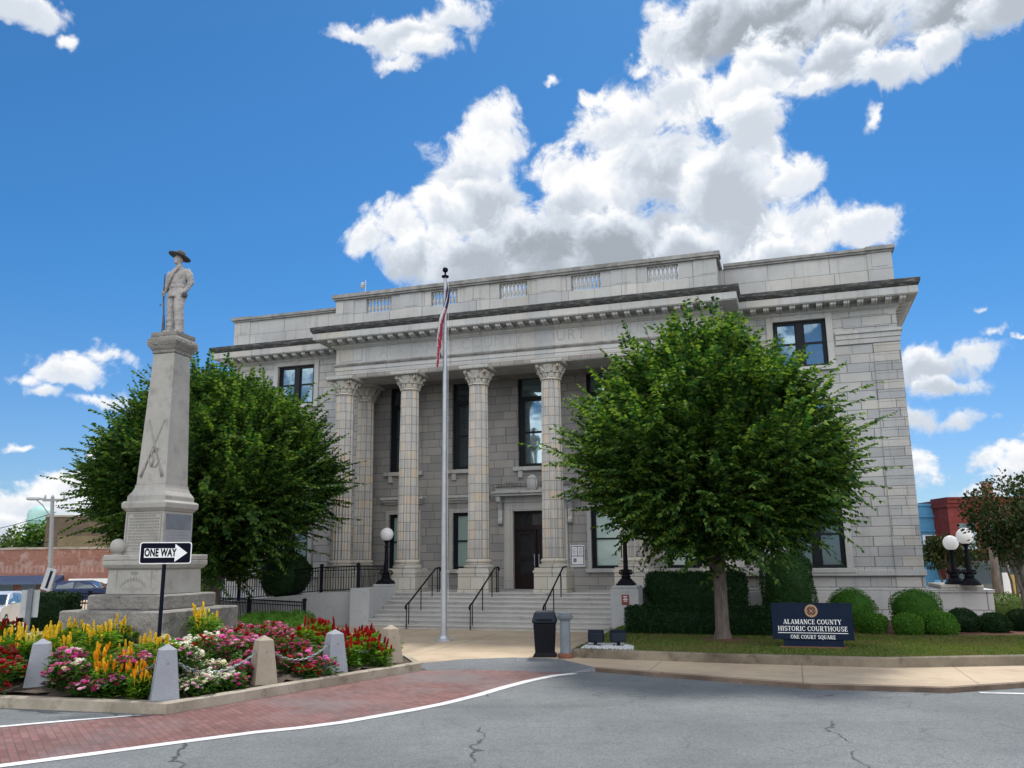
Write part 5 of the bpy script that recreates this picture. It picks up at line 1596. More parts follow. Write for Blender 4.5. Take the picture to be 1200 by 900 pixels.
T3([(.20, 0, 1.40), (.265, .03, 1.27), (.295, .05, 1.12), (.275, -.02, 1.0), (.235, -.08, .90)], [.078, .074, .062, .054, .042])
T3([(-.20, 0, 1.40), (-.25, .01, 1.27), (-.275, .01, 1.12), (-.265, -.06, 1.0), (-.25, -.12, .915)], [.078, .074, .062, .052, .040])
for sx, hx, hy, hz in ((1, .235, -.09, .87), (-1, -.25, -.13, .90)):
    mb.ball((hx, hy, hz), (.042, .045, .055), 10, 8)
    for k in range(4):
        T3([(hx - .02 * sx, hy - .02 + k * .02, hz - .02), (hx - .03 * sx, hy - .03 + k * .02, hz - .06), (hx - .05 * sx, hy - .02 + k * .02, hz - .075)], [.014, .013, .011], 6)
    T3([(hx - .02 * sx, hy - .045, hz + .01), (hx - .045 * sx, hy - .06, hz - .03)], [.015, .012], 6)
# head, turned a little and chin raised
mb.ball((-.008, -.015, 1.655), (.078, .094, .112), 18, 14)
T3([(-.03, -.10, 1.675), (-.036, -.125, 1.645), (-.033, -.112, 1.635)], [.012, .019, .014], 8)
mb.ball((-.025, -.085, 1.58), (.045, .04, .035), 10, 8)
mb.ball((-.06, -.085, 1.68), (.022, .018, .012), 8, 6); mb.ball((.008, -.098, 1.68), (.022, .018, .012), 8, 6)
T3([(-.055, -.10, 1.612), (-.028, -.112, 1.612), (.0, -.105, 1.612)], [.008, .011, .008], 6)
for x in (-.083, .068): mb.ball((x, 0, 1.645), (.014, .026, .036), 8, 6)
# cuff folds
for zc, x in ((.20, -.12), (.34, -.118), (.56, -.112), (.22, .122), (.37, .12), (.60, .115)):
    mb.rings([ell(zc - .02, .08, .08, 0 if x < 0 else -.03, x), ell(zc, .098, .098, 0 if x < 0 else -.03, x), ell(zc + .025, .084, .084, 0 if x < 0 else -.03, x)])
raw = mb.build('statue', 'statue', None, weld=False)
rm = raw.modifiers.new('remesh', 'REMESH'); rm.mode = 'VOXEL'; rm.voxel_size = .0135
bpy.context.view_layer.update()
me = bpy.data.meshes.new_from_object(raw.evaluated_get(bpy.context.evaluated_depsgraph_get()))
bpy.data.objects.remove(raw)
me.polygons.foreach_set('use_smooth', [True] * len(me.polygons))
stt = bpy.data.objects.new('statue', me); COL.objects.link(stt)
stt.parent = mn; stt.location = (0.02, 0, 8.585); stt.scale = (K, K, K); stt.rotation_euler = (0, 0, -R(4))
ms = stt.modifiers.new('smooth', 'SMOOTH'); ms.iterations = 2
tx_ = bpy.data.textures.new('folds', 'CLOUDS'); tx_.noise_scale = .09; tx_.noise_depth = 2
dm = stt.modifiers.new('folds', 'DISPLACE'); dm.texture = tx_; dm.strength = .035; dm.mid_level = .5; dm.texture_coords = 'LOCAL'
stt['label'] = 'weathered marble soldier standing at ease with a rifle by his side'
mb = MB().lathe([(.235, 1.725), (.24, 1.735), (.12, 1.752), (.105, 1.76), (.10, 1.82), (.085, 1.852), (0, 1.862)], 24)
ht = mb.build('hat', 'hatstone', stt, smooth=R(60)); ht.matrix_local = Matrix.Translation((-.01, .0, 0)) @ Matrix.Translation((0, 0, 1.74)) @ Matrix.Rotation(R(13), 4, 'Y') @ Matrix.Rotation(R(-12), 4, 'X') @ Matrix.Translation((0, 0, -1.74))
mb = MB()
mb.tube([(-.20, -.11, .02), (-.205, -.11, .26), (-.215, -.115, .42), (-.245, -.13, .9), (-.25, -.13, 1.33)], [.034, .03, .018, .018, .011], 8)
mb.tube([(-.262, -.19, .62), (-.262, -.16, .66)], .014, 6)
mb.build('rifle', 'hatstone', stt, smooth=R(50))
mb = MB()
pts = []
for k in range(13):
    u = k / 12
    x = .13 - .33 * u; z = 1.475 - .47 * u
    ry = .150 + .018 * math.sin(u * PI)
    rx = .215
    y = -math.sqrt(max(.0, 1 - min(.97, (x / rx) ** 2))) * ry - .006
    pts.append((x, y, z))
mb.tube(pts, .024, 6)
mb.build('bedroll', 'statue', stt, smooth=True)
mb = MB().ball((.245, -.06, .84), (.05, .075, .07), 14, 10)
mb.build('canteen', 'hatstone', stt, smooth=True)

# ------------------------------------------------------------------ bollards and chains round the island
tops = []
for i, ((px, py), lab, mt) in enumerate(BOLL):
    p = G(px, py, KZ - .04)
    rz = (R(20), R(28), R(38), R(38), R(40))[i]
    t = thing('stone_bollard', lab, 'bollard', (p.x, p.y, KZ - .06), rz, 'stone bollards round the flower bed')
    hh = (.98, .98, .96, .93, .9)[i]
    mb = MB().sq([(.235, 0), (.145, hh - .10), (.14, hh - .095), (.0, hh)])
    mb.build('post', mt, t, bevel=.012)
    if i != 0:
        mb = MB()
        for a in (0, PI / 2):
            mb.tube([(-.185 * math.cos(a) , -.185 * math.sin(a), hh * .68), (.185 * math.cos(a), .185 * math.sin(a), hh * .68)], .02, 8)
        mb.build('eye_bolt', 'chain', t)
    tops.append(Vector((p.x, p.y, KZ - .06 + hh * .66)))
    if mt == 'bollardtan' and i == 2:
        pass
def chain(a, b, sag, label):
    t = thing('chain', label, 'chain', tuple(a), 0, 'chains between the bollards')
    n = int((b - a).length / .075)
    mb = MB()
    for k in range(n):
        u0, u1 = k / n, (k + 1) / n
        f = lambda u: a.lerp(b, u) - a + Vector((0, 0, -4 * sag * u * (1 - u)))
        p, q = f(u0), f(u1)
        d = (q - p); c = (p + q) / 2; dn = d.normalized()
        s = Vector((0, 0, 1)) if k % 2 else dn.cross(Vector((0, 0, 1))).normalized()
        L_ = d.length * .72; wd = .022
        loop = [c + dn * (L_ * math.cos(h)) + s * (wd * math.sin(h)) for h in [2 * PI * j / 8 for j in range(8)]]
        loop.append(loop[0])
        mb.tube(loop, .010, 4)
    mb.build('links', 'chain', t, weld=False)['kind'] = 'stuff'
d = (tops[2] - tops[1]).normalized()
chain(tops[1] + d * .2, tops[2] - d * .2, .26, 'grey chain sagging from the corner bollard to the tan bollard')
d = (tops[3] - tops[2]).normalized()
chain(tops[2] + d * .2, tops[3] - d * .2, .24, 'grey chain sagging from the tan bollard to the next grey bollard')
d = (tops[4] - tops[3]).normalized()
chain(tops[3] + d * .2, tops[4] - d * .2, .24, 'grey chain sagging behind the red flowers at the island tip')
d = (tops[0] - tops[1]).normalized()
chain(tops[1] + d * .2, tops[0] - d * .2, .36, 'grey chain sagging from the corner bollard towards the leftmost bollard')

# ------------------------------------------------------------------ one way sign
p = at(184.5, 765, 16.6)
ow = thing('one_way_sign', 'black and white one way arrow sign on a dark post in the flower bed', 'sign', (p.x, p.y, .2), R(10))
zs_ = at(194, 648, 16.6)
k = (zs_ - Vector((0, 0, CAMH))).length / F
z0 = zs_.z - .2
MB().tube([(0, .03, -.1), (0, .03, z0 + .17)], .036, 10).build('post', 'post', ow, smooth=R(50))
hw, hh = 26.2 * k, 11.4 * k
def rrect(w, h, r, n=5):
    out = []
    for cx, cy, a0 in ((w - r, h - r, 0), (-w + r, h - r, 90), (-w + r, -h + r, 180), (w - r, -h + r, 270)):
        for i in range(n): a = R(a0 + 90 * i / (n - 1)); out.append((cx + r * math.cos(a), cy + r * math.sin(a)))
    return out
cxs = .02
pl = MB().prism_xz([(x + cxs, y + z0) for x, y in rrect(hw, hh, .05)], -.022, -.012).build('sign_plate', 'signwhite', ow)
MB().prism_xz([(x + cxs, y + z0) for x, y in rrect(hw - .018, hh - .018, .04)], -.025, -.0225).build('black_field', 'signblack', pl)
ar = [(-hw * .82, -.088), (hw * .36, -.088), (hw * .36, -.17), (hw * .84, 0), (hw * .36, .17), (hw * .36, .088), (-hw * .82, .088)]
MB().prism_xz([(x + cxs, y + z0) for x, y in ar], -.029, -.0255).build('arrow', 'signwhite', pl)
text_mesh('lettering', 'ONE WAY', .197, 'signblack', pl, Matrix.Translation((cxs - hw * .20, -.0315, z0)) @ Matrix.Rotation(PI / 2, 4, 'X'), .0015, 1.06, .60, .008)

# ------------------------------------------------------------------ flagpole and flag
fp = G(520, 751, WZ)
ftop = at(521.8, 326, fp.y)
fl = thing('flagpole', 'tall brushed metal flagpole with dark ball finial before the stairs', 'flagpole', (fp.x, fp.y, WZ), 0)
Hh = ftop.z - WZ
lean = ftop.x - fp.x
MB().tube([(0, 0, .05), (lean * .3, 0, Hh * .3), (lean, 0, Hh)], [.095, .09, .05], 14).build('pole', 'alu', fl, smooth=R(50))
MB().lathe([(.27, 0), (.27, .04), (.16, .07), (.13, .16), (.10, .17)], 20).build('base_flange', 'alu', fl, smooth=R(40))
mb = MB().lathe([(.05, 0), (.12, .03), (.12, .08), (.05, .10), (.03, .12), (.03, .22)], 14, (lean, 0, Hh)).ball((lean, 0, Hh + .29), .095, 14, 10)
mb.build('finial', 'black', fl, smooth=R(50))
MB().tube([(lean + .10, -.02, Hh), (lean * .3 + .11, -.03, Hh * .3), (.13, -.03, 1.2)], .006, 5).build('halyard', 'signwhite', fl)
zt_ = at(521, 339, fp.y).z; zb_ = at(517, 424, fp.y).z
flg = thing('flag', 'limp red white and blue flag hanging down the metal flagpole', 'flag', (fp.x, fp.y, 0), 0)
mb = MB()
nS, nZ = 40, 40
grid = []
for k in range(nZ + 1):
    v = k / nZ
    row = []
    for i in range(nS + 1):
        s = i / nS
        z = zt_ - (zt_ - zb_) * v * (1 - .20 * s + .12 * math.sin(s * 9))
        xl = (fp.x + lean * (z / (Hh + WZ))) - fp.x
        spread = .06 + .09 * min(1, v * 1.8)
        cx = xl + .10 - .30 * min(1, v * 1.25) ** .9 + .04 * math.sin(v * 9)
        x = cx + spread * (s - .5) * .9 + .04 * math.sin(s * 22 + v * 3.2)
        y = -.12 + .12 * math.sin(s * 14 + v * 2.0) + .03 * math.sin(v * 13 + s * 5)
        row.append((x, y, z))
    grid.append(row)
b = 0
vs = [p for r_ in grid for p in r_]
fs = []; mi = []
for k in range(nZ):
    for i in range(nS):
        fs.append((k * (nS + 1) + i, k * (nS + 1) + i + 1, (k + 1) * (nS + 1) + i + 1, (k + 1) * (nS + 1) + i))
        v = k / nZ; s = i / nS
        mi.append(2 if v < .30 and s > .35 else int((s * 11 + v * 3.2)) % 2)
mb.v = vs; mb.f = fs; mb.mi = mi
o = mb.build('cloth', ['flagred', 'flagwhite', 'flagblue'], flg, smooth=True)
sd = o.modifiers.new('thick', 'SOLIDIFY'); sd.thickness = .008

# ------------------------------------------------------------------ globe lamps
def globe_lamp(loc, h, r, label, rz=0):
    t = thing('globe_lamp', label, 'lamp', loc, rz, 'globe lamps beside the courthouse stairs')
    MB().sq([(.30, 0), (.30, .07), (.25, .075), (.25, .14)]).build('base', 'black', t, bevel=.012)
    mb = MB().lathe([(.24, .14), (.22, .2), (.15, .24), (.17, .30), (.13, .36), (.15, .44), (.085, .50), (.08, h * .55), (.07, h - .28), (.10, h - .26), (.10, h - .22), (.06, h - .2), (.07, h - .1), (.13, h - .02), (.15, h), (.0, h)], 16)
    mb.build('post', 'black', t, smooth=R(40))
    mb = MB()
    for k in range(4):
        a = PI / 4 + k * PI / 2
        mb.tube([(.12 * math.cos(a), .12 * math.sin(a), .52), (.24 * math.cos(a), .24 * math.sin(a), .50), (.27 * math.cos(a), .27 * math.sin(a), .40), (.21 * math.cos(a), .21 * math.sin(a), .36), (.2 * math.cos(a), .2 * math.sin(a), .43)], .028, 6)
    mb.build('scroll', 'black', t, smooth=True)
    MB().ball((0, 0, h + r * .93), r, 24, 16).build('globe', 'globe', t, smooth=True)
    return t
pL = L2W(-5.2, -1.3, 1.62); gl = at(455.5, 626, pL.y)
globe_lamp(tuple(pL), gl.z - 1.62 - .25, .265, 'white globe lamp on a dark post on the left block wall of the stairs', -YAW)
pR = L2W(4.82, -2.9, 1.62)
globe_lamp(tuple(pR), gl.z - 1.62 - .25, .265, 'globe lamp on the right block wall of the stairs, its globe up in the leaves', -YAW)
# low wall of the side stairs with two lamps
lw_ = thing('lamp_wall', 'low pale stone wall with a raised block beside the right corner of the courthouse', 'wall', tuple(L2W(15.9, 1.6)), -YAW)
MB().box(-1.12, 1.0, -.55, 3.2, -.1, 1.25).build('wall', 'plinth', lw_, bevel=.02)
MB().box(-1.16, 1.06, -.60, 3.2, 1.253, 1.36).build('coping', 'plinth', lw_, bevel=.02)
MB().box(-.62, .74, -.5, 2.6, 1.363, 1.52).build('lamp_plinth', 'pedestal', lw_, bevel=.02)
q1 = at(1114, 636, 31.0); q2 = at(1130.5, 628, 30.2)
globe_lamp((q1.x, q1.y, 1.52), q1.z - 1.52 - .25, .265, 'white globe lamp on the low stone wall, the one nearer the courthouse corner', -YAW)
globe_lamp((q2.x, q2.y, 1.52), q2.z - 1.52 - .27, .285, 'white globe lamp on the low stone wall, half hidden by the slim tree', -YAW)

# ------------------------------------------------------------------ bin, urn, floodlights
p = G(639, 769, WZ)
bn = thing('litter_bin', 'black plastic litter bin with a hooded lid on the plaza', 'bin', (p.x, p.y, WZ), -R(4))
mb = MB().sq([(.30, 0), (.30, .035), (.27, .06), (.245, .085), (.285, .82)])
mb.build('body', 'bin', bn, bevel=.025)
mb = MB().sq([(.30, .825), (.318, .85), (.318, .89), (.27, 1.05), (.25, 1.10), (.21, 1.12)])
mb.build('lid', 'binlid', bn, bevel=.03)
MB().box(-.2, .2, -.324, -.29, .885, .94).build('flap', 'bin', bn)
p = G(663, 771, WZ)
ur = thing('ash_urn', 'slim grey concrete ash urn on a rusty base beside the litter bin', 'ash urn', (p.x, p.y, WZ), 0)
MB().lathe([(.19, 0), (.20, .02), (.19, .09), (.15, .12), (.135, .12)], 20).build('base', 'rust', ur, smooth=R(40))
MB().lathe([(.135, .12), (.13, .5), (.125, .9), (.17, .94), (.195, .97), (.195, 1.03), (.16, 1.04), (.16, 1.07), (.13, 1.08), (.12, 1.05), (0, 1.04)], 20).build('column', 'urn', ur, smooth=R(40))
for px, lab in ((698, 'dark boxy floodlight on the white gravel, the one nearer the ash urn'), (725, 'dark boxy floodlight on the white gravel, the one nearer the tree')):
    p = G(px, 757, LZ)
    t = thing('floodlight', lab, 'floodlight', (p.x, p.y, LZ), R(-14 if px < 710 else 4), 'floodlights on the gravel'); t.scale = (.85, .85, .85)
    mb = MB()
    mb.rings([[(-.22, -.10, .13), (.22, -.10, .13), (.22, -.10, .38), (-.22, -.10, .38)], [(-.24, .06, .10), (.24, .06, .10), (.24, .06, .44), (-.24, .06, .44)], [(-.25, .16, .12), (.25, .16, .12), (.25, .13, .47), (-.25, .13, .47)]])
    mb.build('housing', 'binlid', t, bevel=.015)
    MB().tube([(0, 0, -.02), (0, 0, .16)], .05, 8).box(-.14, .14, -.1, .1, -.01, .03).build('stand', 'bin', t)
    MB().box(-.21, .21, .158, .168, .18, .42).build('lens', 'glassdark', t)

# ------------------------------------------------------------------ name sign on the lawn
GL = {}
TH, TN, SF = .19, .075, .07
def gl_line(o, p0, p1, th): o.append(('l', p0, p1, th))
def serif(o, x, y, w): o.append(('l', (x - w / 2, y), (x + w / 2, y), SF))
def glyph(ch):
    o = []; b, t_ = SF / 2, 1 - SF / 2
    def V(x, th=TH, y0=0, y1=1, s0=True, s1=True, sw=.34):
        o.append(('l', (x, y0), (x, y1), th))
        if s0: serif(o, x, b, sw)
        if s1: serif(o, x, t_, sw)
    w = .8
    if ch == 'A': gl_line(o, (.12, 0), (.42, 1), TN); gl_line(o, (.46, 1), (.78, 0), TH); gl_line(o, (.22, .32), (.64, .32), TN); serif(o, .12, b, .26); serif(o, .77, b, .34); w = .9
    elif ch == 'L': V(.2); gl_line(o, (.2, b), (.72, b), TN); gl_line(o, (.69, 0), (.69, .28), SF); w = .74
    elif ch == 'M': V(.14, TN, sw=.28); V(.9, TH); gl_line(o, (.17, 1), (.5, .05), TH); gl_line(o, (.5, .05), (.86, 1), TN); w = 1.06
    elif ch == 'N': V(.16, TN, sw=.28); V(.78, TN, s0=False, sw=.28); gl_line(o, (.17, 1), (.76, .02), TH); w = .92
    elif ch in 'CO' or ch == 'Q':
        o.append(('a', .46, .5, .38, .46, (40, 320) if ch == 'C' else (0, 360))); w = .92
        if ch == 'C': gl_line(o, (.76, .68), (.76, .96), SF); gl_line(o, (.77, .14), (.77, .30), TN)
        if ch == 'Q': gl_line(o, (.5, .12), (.86, -.2), TH * .8)
        if ch == 'C': w = .84
    elif ch == 'E': V(.2); gl_line(o, (.2, b), (.7, b), TN); gl_line(o, (.2, t_), (.68, t_), TN); gl_line(o, (.2, .52), (.52, .52), TN); gl_line(o, (.68, 0), (.68, .26), SF); gl_line(o, (.66, 1), (.66, .76), SF); gl_line(o, (.52, .40), (.52, .64), SF); w = .78
    elif ch == 'U': V(.18, TH, .36, 1, s0=False); V(.74, TN, .36, 1, s0=False, sw=.26); o.append(('a', .46, .38, .28, .36, (180, 360))); w = .92
    elif ch == 'T': V(.42, s1=False); gl_line(o, (.04, t_), (.8, t_), TN); gl_line(o, (.06, 1), (.06, .74), SF); gl_line(o, (.78, 1), (.78, .74), SF); w = .84
    elif ch == 'Y': gl_line(o, (.42, .45), (.12, 1), TH); gl_line(o, (.42, .45), (.74, 1), TN); V(.42, TH, 0, .5, s1=False); serif(o, .12, t_, .3); serif(o, .75, t_, .26); w = .84
    elif ch == 'H': V(.18); V(.78); gl_line(o, (.18, .52), (.78, .52), TN); w = .96
    elif ch == 'I': V(.22); w = .42
    elif ch == 'S':
        o.append(('a', .38, .74, .25, .235, (30, 270))); o.append(('a', .38, .265, .27, .235, (-150, 90))); gl_line(o, (.6, .72), (.6, .97), SF); gl_line(o, (.12, .04), (.12, .30), SF); w = .72
    elif ch == 'R': V(.2); o.append(('a', .4, .75, .28, .235, (-90, 90))); gl_line(o, (.2, t_), (.42, t_), TN); gl_line(o, (.2, .52), (.42, .52), TN); gl_line(o, (.42, .5), (.8, 0), TH); serif(o, .82, b, .2); w = .9
    return o, w
def serif_text(s, cx, z, size, y, gap=.10, xs=1.0):
    items = []; x = 0
    for ch in s:
        if ch == ' ': x += .42; continue
        o, w = glyph(ch)
        items.append((o, x)); x += w + gap
    tot = x - gap
    mb = MB(); k = 0
    for o, x0 in items:
        for e in o:
            lift = (k % 12) * .0004; k += 1
            if e[0] == 'l':
                _, p, q, th = e
                p, q = Vector(p), Vector(q); d = (q - p).normalized(); n = Vector((-d.y, d.x)) * th / 2
                quad = [p + n, p - n, q - n, q + n]
                pts = [((v.x + x0 - tot / 2) * size * xs + cx, (v.y - .5) * size + z) for v in quad]
                mb.prism_xz(pts, y - .004 - lift, y)
            else:
                _, ax, ay, rx, ry, (a0, a1) = e
                n = 18; outer_ = []; inner_ = []
                for i in range(n + 1):
                    a = R(a0 + (a1 - a0) * i / n); th = TN + (TH - TN) * abs(math.cos(a))
                    for lst, sg in ((outer_, 1), (inner_, -1)):
                        lst.append(((ax + (rx + sg * th / 2) * math.cos(a) + x0 - tot / 2) * size * xs + cx, (ay + (ry + sg * min(th, TN * 1.3) / 2) * math.sin(a) - .5) * size + z))
                for i in range(n):
                    mb.prism_xz([outer_[i], outer_[i + 1], inner_[i + 1], inner_[i]], y - .004 - lift, y)
    return mb
c0 = G(953, 759.5, LZ); cL = toL(c0)
vv = -cL.y
aL, aR = toL(Lp(904.5, 727, vv)), toL(Lp(999.5, 729, vv))
zt0 = (Lp(904, 706, vv).z + Lp(998, 707.3, vv).z) / 2; zb0 = (Lp(905, 748, vv).z + Lp(1000, 751, vv).z) / 2
W2 = (aR.x - aL.x) / 2; mx = (aR.x + aL.x) / 2
sgp = L2W(mx, cL.y, LZ)
sg = thing('name_sign', 'navy courthouse name sign with white serif lettering standing on the lawn', 'sign', tuple(sgp), -YAW)
h1, h0 = zt0 - LZ, zb0 - LZ
print('sign', W2, h0, h1)
pnl = MB().box(-W2, W2, -.10, .10, h0, h1).build('panel', 'navy', sg, bevel=.012)
mb = MB().box(-W2 * .73, W2 * .73, -.075, .075, .03, h0 - .002)
mb.build('pedestal', 'navy', sg, bevel=.01)
MB().box(-W2 * .84, W2 * .84, -.16, .16, -.02, .045).build('footing', 'rust', sg, bevel=.01)
H_ = h1 - h0
serif_text('ALAMANCE COUNTY', 0, h0 + H_ * .49, H_ * .128, -.102, xs=.86).build('lettering', 'signwhite', pnl, weld=False)
serif_text('HISTORIC COURTHOUSE', 0, h0 + H_ * .305, H_ * .128, -.102, xs=.86).build('lettering', 'signwhite', pnl, weld=False)
serif_text('ONE COURT SQUARE', 0, h0 + H_ * .08, H_ * .102, -.102, xs=.82).build('lettering', 'signwhite', pnl, weld=False)
MB().box(-W2 * .86, W2 * .86, -.106, -.101, h0 + H_ * .178, h0 + H_ * .195).build('rule', 'signwhite', pnl)
def disc(mb, r, y0, y1, cz, n=24, cx=0): return mb.prism_xz([(cx + r * math.cos(2 * PI * i / n), cz + r * math.sin(2 * PI * i / n)) for i in range(n)], y0, y1)
cz = h0 + H_ * .79
se = disc(MB(), H_ * .175, -.106, -.101, cz).build('seal', 'gold', pnl)
disc(MB(), H_ * .125, -.109, -.1065, cz).build('seal_field', 'maroon', se)
mb = MB()
for i in range(8):
    a = i * PI / 4; rr = H_ * (.06 if i % 2 else .10)
    mb.box(rr * math.cos(a) - .012, rr * math.cos(a) + .012, -.1125, -.1095, cz + rr * math.sin(a) - .012, cz + rr * math.sin(a) + .012)
disc(mb, H_ * .035, -.113, -.1095, cz, 10)
mb.build('seal_emblem', 'gold', se)

# ------------------------------------------------------------------ iron railings
def railing(name, label, pts, h, sp=.11, post_every=1.9, zf=None, group=None, caps=True, endpost=True, mat='black'):
    pts = [Vector(p) for p in pts]
    t = thing(name, label, 'railing', tuple(pts[0]), 0, group)
    o0 = pts[0]
    pk = MB(); rl = MB()
    for a, b in zip(pts, pts[1:]):
        L_ = (b - a).length; n = max(1, int(L_ / sp))
        for k in range(n):
            q = a.lerp(b, (k + .5) / n) - o0
            pk.box(q.x - .012, q.x + .012, q.y - .012, q.y + .012, q.z + .08, q.z + h)
        for zz, r in ((h - .01, .028), (h - .14, .018), (.10, .02)):
            rl.tube([a - o0 + Vector((0, 0, zz)), b - o0 + Vector((0, 0, zz))], r, 6)
        m = max(1, round(L_ / post_every))
        for k in range(m + 1):
            if k == 0 and a is not pts[0]: continue
            q = a.lerp(b, k / m) - o0
            ps = MB().sq([(.055, q.z - .03), (.055, q.z + h + .04), (.075, q.z + h + .045), (.075, q.z + h + .09), (.02, q.z + h + .13)], q.x, q.y)
            ps.build('post', mat, t)
    rl.build('rail', mat, t)
    pk.build('picket_panel', mat, t, weld=False)['kind'] = 'stuff'
    return t
def topz(x): return 1.36 if x > -7.2 else 1.34 - (-7.2 - x) * .72 / 8.3
rp_ = [L2W(x, -2.55, topz(x) - .02) for x in (-15.2, -11.2, -7.4, -5.78)] + [L2W(-5.78, -.2, 1.33)]
railing('iron_railing', 'upper black iron railing along the ramp wall up to the columns', rp_, 1.0)
railing('iron_railing', 'lower black iron railing in front of the pale ramp wall', [tuple(at(238, 700, 36.5).xy) + (.0,), tuple(at(357, 702, 30.9).xy) + (.0,)], 1.12, .12, 3.2)
railing('iron_railing', 'far black iron railing between the square hedge and the monument', [tuple(at(76, 700, 37).xy) + (.0,), tuple(at(135, 700, 36.5).xy) + (.0,)], 1.3, .13, 1.2)

# camera mast on the roof
p = L2W(-8.2, 3.0, 12.7); q = at(427, 331, p.y)
sc_ = thing('roof_camera', 'small pale security camera on a short mast above the left parapet', 'camera', (q.x, q.y, 12.7), 0)
hz = at(427, 331, p.y).z - 12.7
MB().tube([(.06, 0, 0), (.06, 0, hz + .1)], .03, 6).build('mast', 'alu', sc_)
MB().box(-.14, .0, -.12, .12, hz - .18, hz - .02).ball((-.1, 0, hz - .22), .10, 10, 8).build('housing', 'greysign', sc_)

# ------------------------------------------------------------------ left background
def facade_box(name, label, cat, x0, x1, y0, y1, z0, z1, mat, cap=None, rz=0):
    cx, cy = (x0 + x1) / 2, y0
    t = thing(name, label, cat, (cx, cy, 0), rz)
    MB().box(x0 - cx, x1 - cx, 0, y1 - y0, z0, z1).build('wall', mat, t)
    if cap: MB().box(x0 - cx - .08, x1 - cx + .08, -.08, y1 - y0, z1 + .003, z1 + .16).build('coping', cap, t)
    return t
a = at(-40, 643, 62); b = at(215, 640, 62)
t = facade_box('brick_shop', 'long low faded red brick shop building left of the monument', 'building', a.x, b.x, 62, 74, -.1, a.z - .1, 'brickfaded', 'curb')
w = b.x - a.x
mb = MB()
for k in range(9):
    x = -w / 2 + 1.0 + k * w / 9.5
    mb.box(x, x + w / 14, -.06, .02, .25, 1.25)
mb_o = mb.build('shop_window', 'glassdark', t)
aw = MB()
aw.rings([[(-w / 2 + .3, -.02, 1.75), (-w / 2 + .3, -1.2, 1.35), (-w / 2 + .3, -1.2, 1.15), (-w / 2 + .3, -.02, 1.3)], [(-w / 2 + 7.3, -.02, 1.75), (-w / 2 + 7.3, -1.2, 1.35), (-w / 2 + 7.3, -1.2, 1.15), (-w / 2 + 7.3, -.02, 1.3)]])
aw.build('awning', 'awning', t)
MB().box(-w / 2 + 7.9, -w / 2 + 13.5, -.5, -.02, 1.15, 1.5).build('awning', 'signwhite', t)
mb = MB()
rd3 = random.Random(9)
x = -w / 2 + .4
while x < -w / 2 + 10:
    ww = rd3.uniform(.12, .3); mb.box(x, x + ww, -.004, .02, a.z - 1.75, a.z - 1.25); x += ww + rd3.uniform(.08, .2)
mb.build('faded_paint', M_plain('faded_wall_paint', (.33, .20, .165), .9, var=.4, scale=2), t)
a = at(55, 606, 76); b = at(230, 606, 76)
t = facade_box('brick_building', 'taller dark brown brick building behind the low red brick one', 'building', a.x, b.x, 76, 90, 0, at(55, 606, 76).z, 'brickbrown', 'curb')
zz = at(90, 628, 76).z
MB().box(-(b.x - a.x) / 2 + 1.2, (b.x - a.x) / 2, -.02, .0, at(90, 646, 76).z, zz).build('tan_wall_band', 'walltan', t)  # lighter tan band low on the brown wall

# water tower
Y = 150
c = at(48, 606, Y); k = 150 / F * 1.06
wt_ = thing('water_tower', 'pale green water tower far behind the brick buildings', 'water tower', (c.x, Y, 0), 0)
r = 13.5 * k
zt0 = at(48, 594, Y).z; zb0 = at(48, 617, Y).z
MB().lathe([(0, zb0 - 1.2), (r * .35, zb0 - .9), (r * .75, zb0), (r * .98, zb0 + 1.0), (r, zb0 + 1.3), (r, zt0 - 1.3), (r * .9, zt0 - .6), (r * .5, zt0), (0, zt0 + .25)], 28).build('tank', 'towergreen', wt_, smooth=R(50))
MB().lathe([(r * .98, zb0 + 1.0), (r * 1.08, zb0 + 1.02), (r * 1.08, zb0 + 1.2), (r, zb0 + 1.25)], 28).build('walkway', 'towergreen', wt_)
for i in range(5):
    a_ = 2 * PI * i / 5 + .3
    MB().tube([(r * 1.25 * math.cos(a_), r * 1.25 * math.sin(a_), 0), (r * .95 * math.cos(a_), r * .95 * math.sin(a_), zb0 + 1)], .28, 8).build('leg', 'towergreen', wt_)
MB().tube([(0, 0, 0), (0, 0, zb0)], .6, 10).build('riser_pipe', 'towergreen', wt_)

# street light with power crossarm
pz = at(66, 582, 46); pb = at(60, 690, 46)
slp = thing('street_light', 'tall grey pole with a cobra street lamp and short crossarm by the brick shop', 'street lamp', (pb.x, 46, 0), 0)
hz = pz.z
MB().tube([(0, 0, -.1), (pz.x - pb.x - .2, 0, hz)], [.14, .09], 10).build('pole', 'greypole', slp, smooth=R(50))
tx = pz.x - pb.x - .2
MB().box(tx - .5, tx + .75, -.06, .06, hz - .25, hz - .12).build('crossarm', 'greypole', slp)
for q in (-.4, .0, .62): MB().lathe([(.05, hz - .12), (.06, hz + .0), (.03, hz + .1)], 8, (tx + q, 0, 0)).build('insulator', 'greysign', slp)
l = at(42, 586, 46); lx = l.x - pb.x
MB().tube([(tx - .05, 0, hz - 1.0), (tx - .5, 0, hz - .45), (tx - 1.0, 0, l.z + .12), (lx + .4, 0, l.z + .05)], .035, 6).build('arm', 'greypole', slp)
MB().rings([[(lx + .45 + u * -.95, .13 * s_ * wq, l.z + .07 + h_ * wq) for s_, h_ in ((1, 0), (.7, .09), (-.7, .09), (-1, 0), (-.6, -.09), (.6, -.09))] for u, wq in ((0, .4), (.25, .8), (.6, 1), (.9, .9), (1, .5))]).build('lamp_head', 'greysign', slp)
